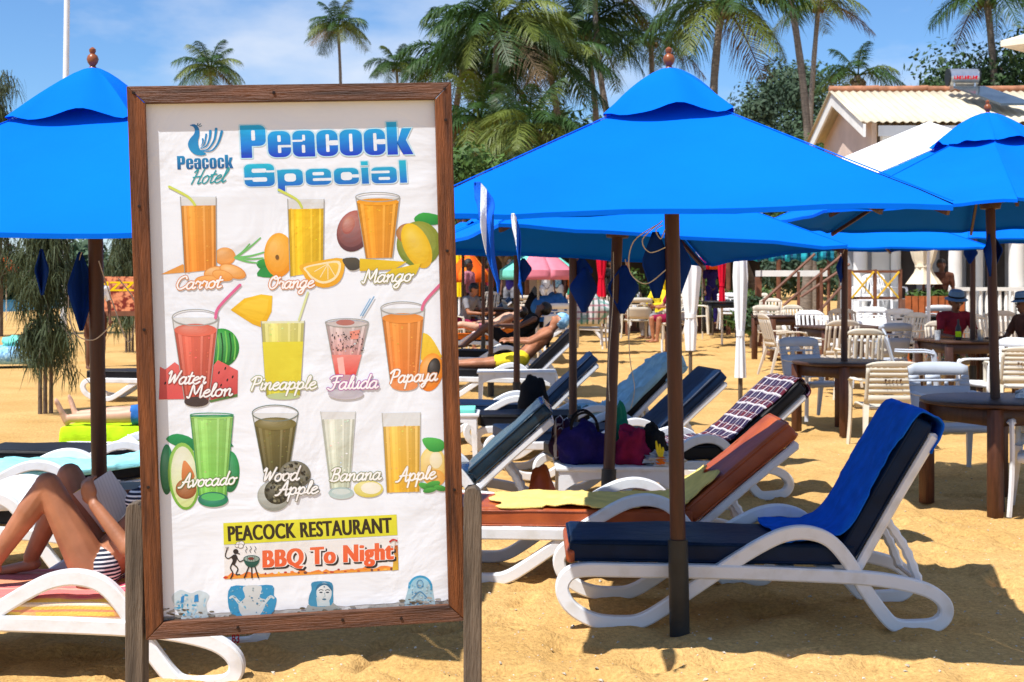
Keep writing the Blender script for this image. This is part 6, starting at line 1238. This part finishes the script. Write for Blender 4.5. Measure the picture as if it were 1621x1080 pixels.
# loungers left
l0 = lounger('white lounger under the reading woman at the left edge', -2.0, 6.06, 0, 45, 'dark_vinyl', thin=True, z0=-.045)
drape('beach_towel', 'pink, orange and yellow striped towel under the reading woman', 'towel', l0, lpath(45, th=.05, s0=.12, b1=.6, gap=.006), hw=.275, hang=.085, m='towel_multi', seed=4, wr=.008)
ll2 = lounger('white lounger with white towel on black pad behind the reading woman', -3.05, 7.95, 0, 6, 'dark_vinyl'); drape('beach_towel', 'white towel on the black lounger pad at the left edge', 'towel', ll2, lpath(6, s0=.3, b1=.3), hw=.285, hang=.03, m='towel_white', seed=8, wr=.014, fold=.015)
ll3 = lounger('white lounger with turquoise towel left of the umbrella pole', -3.2, 9.22, 0, 8, 'dark_vinyl'); drape('beach_towel', 'turquoise towel on the lounger left of the umbrella pole', 'towel', ll3, lpath(8, s0=.3, b1=.5), hw=.285, hang=.03, m='towel_turq', seed=11, wr=.02, fold=.02)
ll4 = lounger('white lounger with plain dark pad behind the turquoise towel', -2.95, 10.32, 0, 10, 'dark_vinyl'); drape('beach_towel', 'small white towel on the dark lounger pad by the pole', 'towel', ll4, lpath(10, s0=1.0, b1=.35), hw=.22, m='towel_white', seed=13, wr=.03, fold=.03)
ll5 = lounger('white lounger with lime green towel and a lying sunbather', -2.78, 11.75, 0, 12, 'dark_vinyl'); drape('beach_towel', 'lime green towel hanging over the lounger at left', 'towel', ll5, lpath(12, s0=.03, b1=.6), hw=.29, hang=.16, m='towel_lime', seed=15, wr=.012)
ll6 = lounger('white lounger with dark pad below the pizza banner', X(140, 19) + .9, 19, 0, 10, 'dark_vinyl')
# red number on the far side frame of the reading woman's lounger
cu = bpy.data.curves.new('t', 'FONT'); cu.body = 'B3'; cu.offset = .02; ob = bpy.data.objects.new('t', cu); me = bpy.data.meshes.new_from_object(ob); bpy.data.objects.remove(ob)
b = MB(); pc = P(374, 1011, 6.335); b.add([(pc.x - l0.location.x + (v.co.x - .6) * .035, pc.y - l0.location.y, pc.z - l0.location.z + (v.co.y - .35) * .055) for v in me.vertices], [tuple(f.vertices) for f in me.polygons]); put('painted_number', b.mesh('n', smooth=False, fix=False), 'parasol_red', l0)
# ------------------------------------------------------------------ side tables and the heap of clothes
pt = plastic_table('white plastic side table loaded with clothes and bags', .66, 9.17, .02, .78, .5, .44)
def lump(name, label, cat, loc, r, m, seed, rough=.35, fr=1.9, group=None, rz=0, parent=None):
    b = MB(); b.sphere((0, 0, 0), (1, 1, 1), 26, 16); vs = []
    for v in b.v:
        d = Vector(v); k = 1 + rough * (nz(d.x * fr + seed, d.y * fr, d.z * fr) + .22 * nz(d.x * fr * 2.3, d.y * fr * 2.3 + seed, d.z * fr * 2.3)) - .07 * abs(math.sin(d.x * 4 + d.y * 3 + d.z * 2 + seed)); z = d.z * k; vs.append((d.x * k * r[0], d.y * k * r[1], max(-.55, z) * r[2] + .55 * r[2]))
    b.v = vs; o = put(name, b.mesh(name, ang=60), m, parent); o.location = loc; o.rotation_euler.z = rz
    return tag(o, label, cat, group) if parent is None else o
tz_ = .436
pb = lump('beach_bag', 'deep purple cloth bag on the clothes-covered table', 'bag', (X(925, 9.1), 9.1, tz_), (.18, .13, .165), 'cloth_purple', 1)
for s_ in (-1, 1): b = MB(); b.tube(smoothpath([(-.09, s_ * .05, .19), (-.07, s_ * .07, .29), (.0, s_ * .09, .33), (.07, s_ * .07, .28), (.09, s_ * .05, .19)], 4), .009, 6, sc2=(1, .5)); put('handle', b, 'cloth_black', pb)
lump('clothing_heap', 'crimson garment heaped on the side table', 'clothing', (X(1000, 9.06), 9.06, tz_), (.11, .10, .155), 'cloth_magenta', 2, .45); lump('clothing_heap', 'green garment on top of the clothes heap', 'clothing', (X(978, 9.25), 9.25, tz_), (.08, .08, .23), 'cloth_green', 3, .4); lump('cap', 'black cap lying on the clothes heap', 'cap', (X(1032, 9.12), 9.12, tz_), (.09, .09, .16), 'cloth_black', 4, .3); lump('clothing_heap', 'plaid shirt hanging at the left end of the clothes table', 'clothing', (X(893, 9.3), 9.3, tz_), (.09, .11, .17), 'plaid', 5, .45)
lump('plastic_bag', 'crumpled clear plastic bag at the right end of the clothes table', 'bag', (X(1050, 8.99), 8.99, tz_), (.13, .075, .055), 'clear_bag', 6, .7, 5); 
t = thing('beach_toy', 'small yellow and orange toy on the clothes table', 'toy', (X(1046, 8.935), 8.935, tz_)); b = MB(); b.sphere((.0, 0, .035), (.035, .025, .03), 10, 8); put('body', b, 'cloth_orange', t)
for i in range(3): b = MB(); b.tube([(0, 0, .05), (-.02 + i * .016, 0, .10), (-.03 + i * .022, 0, .16 - .02 * i)], [.012, .012, .005], 6); put('spike', b, 'cloth_yellow', t)
t = thing('hand_bag', 'orange-brown bag standing on the sand left of the clothes table', 'bag', (X(857, 9.3), 9.3, 0)); b = MB(); lump('bag_body', '', '', (0, 0, 0), (.10, .09, .26), 'brown_vinyl', 8, .2, parent=t)
bp_ = lump('backpack', 'black backpack leaning on a lounger behind the small white table', 'bag', (X(845, 13.5), 13.5, .29), (.15, .12, .27), 'cloth_black', 9, .2)
tb = plastic_table('white side table with turquoise cloth at the signboard edge', X(722, 12.6), 12.6, 0, .42, .42, .44); o = put('folded_cloth', rbox((.3, .34, .04), .012, 2, 3, .01), 'parasol_teal'); o.location = (X(726, 12.6), 12.6, .456); tag(o, 'folded turquoise cloth on the side table by the signboard', 'cloth')
plastic_table('white side table in front of the sunbather with the blue cloth', X(818, 17.1), 17.1, 0, .95, .45, .44, z0=rise(1, 17.1))
# ------------------------------------------------------------------ dining tables and chairs
t1 = round_table('nearest dark round wooden table pierced by the umbrella pole', X(1580, 10.1), 10.1, R(24), .54, .765); t2 = round_table('dark round table pierced by a pole behind the cream slotted chair', X(1333, 15), 15, R(35), .52, .745); t5 = round_table('dark wooden table of the man in the hat', X(1530, 18), 18, R(8), .5, .75, z0=rise(1, 18), square=True, lm='table_wood')
round_table('brown square table behind the blue-grey chair', X(1335, 21), 21, R(10), .55, .75, z0=rise(1, 21), square=True); round_table('dark wooden table at the open sand near the staircase', X(1240, 24.5), 24.5, R(15), .42, .76, z0=rise(1, 24.5), square=True); round_table('dark green table between the two furled white parasols', X(1155, 34), 34, 0, .62, .74, z0=rise(1, 34), square=True, m='black_pipe', lm='black_pipe'); round_table('dark side table on the far right by the planter', X(1478, 25), 25, 0, .6, .74, z0=rise(1, 25), square=True, m='black_pipe', lm='black_pipe')
round_table('brown table under the pink and mint parasol', X(800, 29), 29, 0, .8, .74, z0=rise(1, 29), square=True)
ch = [('cream plastic chair with horizontal slots, back towards the camera', 1400, 13.55, 180, 'h', 'cream_plastic'), ('plastic chair with shade in its blue-grey colour behind the nearest round table', 1508, 11.75, 4, 's', 'shaded_plastic'), ('white plastic armchair cut off by the right edge of the picture', 1668, 9.75, -20, 'h', 'white_plastic'),
      ('plastic chair with shade in its blue-grey colour left of the round table with the pole', 1290, 15.9, 22, 's', 'shaded_plastic'), ('beige chair with vertical slats behind the umbrella pole', 1362, 17.6, 175, 'v', 'cream_plastic'), ('cream slotted chair with its back turned near the right edge', 1608, 15.6, 178, 'h', 'cream_plastic'), ('white armchair turned sideways left of the hat man', 1448, 17.3, 75, 'v', 'shaded_plastic'), ('white armchair turned sideways beside the cream chair at right', 1568, 15.9, -70, 's', 'white_plastic'),
      ('tan slatted chair at the left of the brown square table', 1243, 21.2, 100, 'v', 'tan_plastic'), ('white slatted chair behind the brown square table', 1292, 22.2, 5, 'v', 'white_plastic'), ('grey chair behind the table near the staircase', 1224, 25.6, 12, 's', 'tan_plastic'), ('cream high chair at the right of the brown square table', 1424, 21.5, -60, 'v', 'cream_plastic'), ('tan chair behind the square table under the umbrella pole', 1345, 23.0, 8, 'v', 'tan_plastic'),
      ('beige slatted chair just right of the hat man', 1555, 21.0, 10, 'v', 'cream_plastic'), ('tan slatted chair at the far right edge', 1590, 22.0, -10, 'v', 'tan_plastic'), ('white chair in front of the orange planter', 1480, 25.9, 180, 's', 'white_plastic'), ('white chair beside the brown square table under the railing', 1385, 24.5, -5, 's', 'white_plastic'), ('beige chair with its back turned on the open sand', 1008, 31, 190, 's', 'cream_plastic'), ('beige chair turned sideways left of the dark green table', 1104, 33.2, 80, 'v', 'cream_plastic'), ('bright white chair behind the dark green table', 1155, 35.4, 0, 's', 'white_plastic'), ('tan chair right of the dark green table', 1188, 34.4, -75, 'v', 'cream_plastic'),
      ('white chair under the hanging blue clothes', 876, 27, 195, 's', 'white_plastic'), ('cream chair under the patterned cloth', 935, 27.5, 170, 'v', 'cream_plastic'), ('tan chair under the pink parasol', 825, 28.6, 100, 'v', 'tan_plastic'), ('white chair on the terrace behind the yellow braces', 1375, 28.9, -30, 'v', 'white_plastic'), ('white chair on the terrace near the cream parasol', 1408, 28.6, 40, 'v', 'white_plastic')]
for lb, px, d, rz, kd, mm in ch: x = X(px, d); chair(lb, x, d, R(rz), kd, mm, z0=(rise(x, d) if 'terrace' not in lb or d < 28 else TZ) + .004)
for o in [o for o in bpy.data.objects if o.get('label', '').startswith('cream slotted chair with its back') or o.get('label', '').startswith('cream plastic chair with horizontal')]:
    b = MB()
    for i in range(5): b.box((-.09 + i * .035, .0, .665 + .006 * (i % 2)), (.02, .004, .018)); b.box((-.085 + i * .035, 0, .652), (.006, .004, .03))
    p_ = put('worn_marking', b, 'leg_wood', o); p_.location = (.02, .317, 0)
# white chaise loungers stacked near the brown square table
for i, (px, d, rz) in enumerate(((1335, 25.6, 160), (1300, 26.6, 165))): lounger(('white empty lounger beside the brown square table', 'white empty lounger at the foot of the terrace')[i], X(px, d), d, R(rz), 40, None, z0=rise(1, d))
t = lump('tarpaulin', 'white tarpaulin heap at the foot of the stairs', 'tarpaulin', (X(1255, 27), 27, rise(1, 27)), (.48, .5, .42), 'cloth_white', 21, .3)
lump('clothing_heap', 'blue clothes draped over the white chair', 'clothing', (X(872, 27), 27.1, .55 + rise(1, 27)), (.34, .22, .34), 'cloth_blue', 22, .4); lump('clothing_heap', 'patterned beach cloth draped over the cream chair', 'clothing', (X(928, 27.2), 27.2, .5 + rise(1, 27)), (.45, .3, .40), 'floral', 23, .4); lump('beach_bag', 'dark beach bag on the chair under the pink parasol', 'bag', (X(850, 28), 28, .0 + rise(1, 28)), (.28, .25, .75), 'cloth_black', 24, .2)
# wooden stake and blue dinghy
t = thing('wooden_stake', 'short wooden stake in the sand behind the front umbrella pole', 'stake', (X(1056, 23.5), 23.5, rise(1, 23.5))); b = MB(); b.prism([(-.03, -.2), (.03, -.2), (.03, .5), (.0, .54), (-.03, .5)], .05); put('stake_post', b, 'leg_wood', t)
t = thing('inflatable_dinghy', 'blue inflatable dinghy with cloths on the sand at the left edge', 'dinghy', (X(26, 26), 26, 0), .25); b = MB(); b.tube([(.42 * math.cos(a), .3 * math.sin(a), .22) for a in [i * math.pi / 10 for i in range(20)]], .17, 10, closed=True); put('tube_ring', b, 'cloth_skyblue', t); b = MB(); b.box((0, 0, .12), (.7, .45, .1)); put('floor', b, 'cloth_blue', t)
lump('clothing_heap', 'turquoise and white cloths lying on the blue dinghy', 'clothing', (X(26, 26), 26, .33), (.28, .2, .16), 'parasol_teal', 25, .4); lump('beach_ball', 'blue inflatable ball beside the dinghy', 'ball', (X(60, 26.5), 26.5, 0), (.26, .26, .30), 'towel_blue', 26, .05)
# ------------------------------------------------------------------ people
V3 = Vector
hip = P(165, 893, 6.08); up = V3((.707, 0, .707)); fw_ = V3((-.707, 0, .707))
near = (V3((-.185, -.02, .375)), V3((-.285, 0, -.40)), V3((-1, 0, -.15))); far = (V3((-.165, .04, .375)), V3((-.22, .02, -.45)), V3((-1, 0, -.15)))
arm_n = (V3((-.17, -.055, -.225)), V3((-.135, .05, .15)), V3((-.45, .28, .85)), V3((.35, .9, .1)), 1, .75); arm_f = (V3((-.10, .16, -.20)), V3((-.075, -.19, .12)), V3((-.85, -.25, .35)), V3((-.1, -.9, -.3)), -1, .7)
B, inf = bones(hip, up, fw_, [arm_n, arm_f], [near, far], head=V3((.35, 0, .93)), sc_=.97, female=True)
upn = np.array(up); hp_ = np.array(hip)
bot = ('bikini_bottom', 'bikini', lambda l, t, V, i: (isin(l, 'pelvis') & (((V - hp_) @ upn) > -.05)) | (isin(l, 'waist') & (((V - hp_) @ upn) < .035)), .004)
topb = ('bikini_top', 'bikini', lambda l, t, V, i: isin(l, 'chest') & (((V - hp_) @ upn) > .27) & (((V - hp_) @ upn) < .40), .005)
wm, part, inf = person('woman in striped bikini lying with raised knees reading a book', B, inf, 'skin_tan', .0062, (bot, topb), hair='hair_dark', smooth=3, eyes=True)
# the book she holds
def bookquad(b, c, th):
    c = [Vector(p) for p in c]; n = (c[1] - c[0]).cross(c[3] - c[0]).normalized() * th; vs = c + [p + n for p in c]; b.add(vs, [(0, 1, 2, 3), (7, 6, 5, 4), (0, 4, 5, 1), (1, 5, 6, 2), (2, 6, 7, 3), (3, 7, 4, 0)])
bk_ = thing('open_book', 'open paperback held up by the reading woman', 'book', P(165, 800, 6.08)); o0 = bk_.location
b = MB(); bookquad(b, [P(137, 770, 6.05) - o0, P(175, 744, 6.11) - o0, P(212, 797, 6.13) - o0, P(177, 838, 6.07) - o0], .012); put('page_block', b, 'paper_print', bk_)
b = MB(); bookquad(b, [P(114, 783, 6.15) - o0, P(136.6, 769.6, 6.05) - o0, P(176.6, 838, 6.07) - o0, P(156, 845, 6.17) - o0], .010); put('page_block', b, 'paper_print', bk_)
b = MB(); bookquad(b, [P(112, 784, 6.168) - o0, P(136, 768, 6.075) - o0, P(176, 840, 6.09) - o0, P(154, 847, 6.188) - o0], .003); put('cover', b, 'cloth_yellow', bk_)
# sunbathers
def lying(x0, y, z, label, skin, clothes, hair, bent=.0, back=40, vox=.016, **k):
    """feet towards -X, head towards +X; x0 is the hip"""
    a = R(back); up_ = V3((math.cos(a), 0, math.sin(a))); f_ = V3((-math.sin(a), 0, math.cos(a)))
    legs = [(V3((-1, -.10, -.09 + bent * 1.1)), V3((-1, 0, -.04 - bent * 1.05)), V3((-.35, -.2, 1)) if bent < .3 else V3((-1, 0, -.1))), (V3((-1, .10, -.08 + bent * .9)), V3((-1, .02, -.04 - bent * .9)), V3((-.35, .25, 1)) if bent < .3 else V3((-1, 0, -.1)))]
    arms = k.pop('arms', None) or [(V3((-.75, -.35, -.35)), V3((-.9, .1, .05))), (V3((-.75, .35, -.35)), V3((-.9, -.1, .05)))]
    B, inf = bones((x0, y, z + .10), up_, f_, arms, legs, **k); return person(label, B, inf, skin, vox, clothes, hair)
lying(-2.74, 11.75, .435, 'sunbather lying on the lime towel with bare feet towards the left', 'skin_pale', (shorts('cloth_blue'),), 'hair_dark', 0, 12, vox=.011)
w6 = lying(.12, 17.9, .42 + rise(1, 18), 'sunbather with a blue and white cloth over the head', 'skin_tan', (shorts('cloth_yellow', .75),), 'cloth_skyblue', 0, 44); w6[1]
lying(.0, 21.0, .42 + rise(1, 21), 'dark-haired sunbather sitting up with bent knees in the shade', 'skin_dark', (('shirt', 'cloth_black', lambda l, t, V, i: isin(l, 'chest', 'waist'), .012), shorts('cloth_black')), 'hair_dark', .75, 46)
lying(-.45, 25.2, .42 + rise(1, 25), 'pale sunbather lying flat on the orange towel', 'skin_pale', (shorts('cloth_pink', .3),), 'hair_dark', .25, 25)
def stand(label, px, d, face, skin, cl, hair='hair_dark', **k): x = X(px, d); B, inf = standing(x, d, face, rise(x, d), **k); return person(label, B, inf, skin, .02, cl, hair)
stand('man in white shirt and brown shorts standing behind the left pole', 151, 25, .5, 'skin_dark', (shirt('cloth_white'), shorts('cloth_brown'))); stand('man in pink shirt standing beside the signboard', 741, 29, 1.2, 'skin_dark', (shirt('cloth_pink'), trousers('cloth_brown'))); stand('person in white shirt standing under the mint parasol', 864, 39, .3, 'skin_dark', (shirt('cloth_white'), trousers('cloth_white'))); stand('person in pale blue top and white trousers under the mint parasol', 882, 40, -.3, 'skin_dark', (shirt('cloth_skyblue'), trousers('cloth_white'))); stand('person in purple dress standing near the red furled parasol', 1126, 38, .4, 'skin_dark', (shirt('cloth_purple'), trousers('cloth_purple'))); stand('person in purple shirt standing behind the pink parasol', 808, 37, -.4, 'skin_dark', (shirt('cloth_purple'), trousers('cloth_grey')))
def sit(label, px, d, face, skin, cl, hair='hair_dark', vox=.018, z=None, eyes=False, **k): x = X(px, d); B, inf = sitting(x, d, face, .44 + (rise(x, d) if z is None else z), **k); return person(label, B, inf, skin, vox, cl, hair, eyes=eyes)
m1 = sit('man in red shirt and blue hat seated behind the dark table', 1506, 19.0, .12, 'skin_dark', (shirt('cloth_red'), shorts('floral')), eyes=True, vox=.014, lean=.22); hat(m1[1], m1[2])
chair('chair of the man in the red shirt', X(1506, 19.05), 19.05, R(7), 'v', 'tan_plastic', z0=rise(1, 19)); 
m2 = sit('man in dark clothes and blue hat seated at the right edge', 1628, 18.0, -1.4, 'skin_dark', (shirt('cloth_brown'), shorts('cloth_black')), eyes=True, vox=.014, lean=.1); hat(m2[1], m2[2])
chair('tan chair of the man at the right edge', X(1634, 18.05), 18.05, R(-80), 'v', 'tan_plastic', z0=rise(1, 18))
sit('guest in yellow top seated near the yellow furled parasol', 1046, 31, -.9, 'skin_dark', (shirt('cloth_yellow', False), trousers('cloth_grey'))); chair('dark-shadowed chair of the guest in yellow', X(1049, 31), 31, R(-52), 's', 'tan_plastic', z0=rise(1, 31))
sit('guest in crimson dress seated by the yellow parasol', 1066, 29.6, -1.2, 'skin_tan', (shirt('cloth_magenta'), shorts('cloth_magenta', .95)), lean=.0); chair('beige chair of the guest in the crimson dress', X(1069, 29.6), 29.6, R(-68), 's', 'cream_plastic', z0=rise(1, 29.6))
sit('person in crimson shorts seated beside the signboard', 733, 27.0, 1.0, 'skin_tan', (shorts('cloth_magenta', .9), shirt('cloth_grey')), lean=.4); chair('tan chair of the person in crimson shorts', X(731, 27.05), 27.05, R(57), 's', 'tan_plastic', z0=rise(1, 27))
# drinks on the hat man's table
for i, (px, mm, h_) in enumerate(((1484, 'clear_bag', .12), (1517, 'cloth_green', .26), (1552, 'metal', .13))):
    nm = ('drinking_glass', 'beer_bottle', 'metal_cup')[i]; t = thing(nm, ('clear glass standing on the hat man table at left', 'dark bottle with lime label in front of the man in red', 'small metal cup on the hat man table at right')[i], ('glass', 'bottle', 'cup')[i], (X(px, 17.8), 17.8, .752 + rise(1, 18)))
    b = MB(); b.lathe([(.032, 0), (.035, .01), (.035, h_ * .6), (.014 if i == 1 else .038, h_ * .75), (.013 if i == 1 else .04, h_), (.004, h_)], 12); put('vessel', b, 'black_pipe' if i == 1 else mm, t)
    if i == 1: b = MB(); b.lathe([(.0358, .04), (.0358, .11)], 12); put('paper_label', b, 'towel_lime', t)

# ------------------------------------------------------------------ more guests and furniture in the shaded distance
for i, (px, d, rz, mm, lb) in enumerate(((905, 30.5, 0, 'dark_vinyl', 'white lounger with black pad just left of the patterned cloth'), (790, 31.5, 5, 'dark_vinyl', 'white lounger with black pad below the pink parasol'), (740, 33.5, 0, 'navy_vinyl', 'white lounger with navy pad far behind the signboard edge'))): lounger(lb, X(px, d), d, R(rz), 40, mm, z0=rise(1, d))
for i, (px, d, rz, kd, mm, lb) in enumerate(((972, 35, 20, 'v', 'tan_plastic', 'tan chair in the shade left of the yellow furled parasol'), (990, 37.5, -30, 's', 'white_plastic', 'small white chair far behind the beige chair'), (915, 36, 10, 'v', 'tan_plastic', 'tan chair left of the red furled parasol'), (770, 36, -20, 'v', 'tan_plastic', 'tan chair far behind the sunbathers'), (838, 33, 160, 's', 'tan_plastic', 'tan chair behind the dark beach bag'), (1080, 37, 30, 'v', 'tan_plastic', 'tan chair in the shade behind the white furled parasol'), (1218, 29.5, -15, 'v', 'tan_plastic', 'tan chair at the foot of the stairs'), (1275, 25.0, 30, 'v', 'cream_plastic', 'cream slatted chair in front of the stairs'), (1440, 23.6, 15, 's', 'white_plastic', 'white chair between the hat man and the planter'), (1322, 19.6, 185, 'v', 'tan_plastic', 'tan slatted chair in front of the brown square table'), (1395, 19.2, 200, 's', 'shaded_plastic', 'chair with shade in its blue-grey colour right of the brown square table'))): chair(lb, X(px, d), d, R(rz), kd, mm, z0=rise(1, d) + .004)
round_table('dark table in the shade near the red furled parasol', X(985, 36), 36, 0, .5, .74, z0=rise(1, 36), square=True, m='black_pipe', lm='black_pipe'); round_table('dark table far behind the sunbathers', X(785, 37), 37, 0, .6, .74, z0=rise(1, 37), square=True, m='black_pipe', lm='black_pipe')
stand('person in black standing in the shade of the bar', 968, 39.5, .2, 'skin_dark', (shirt('cloth_black'), trousers('cloth_black'))); stand('person in orange shirt standing at the bar', 905, 40, -.5, 'skin_dark', (shirt('cloth_orange'), trousers('cloth_brown'))); stand('person in dark red standing far behind the sunbathers', 775, 38, .6, 'skin_dark', (shirt('cloth_red'), trousers('cloth_black'))); stand('person in dark clothes behind the terrace planter', 1490, 27.1, .1, 'skin_dark', (shirt('cloth_brown'), trousers('cloth_black')))
sit('guest in black seated left of the yellow furled parasol', 974, 35.1, -.4, 'skin_dark', (shirt('cloth_black'), trousers('cloth_brown'))); sit('guest in green seated in the shade of the bar', 916, 36.1, -.2, 'skin_tan', (shirt('cloth_green'), trousers('cloth_grey')))
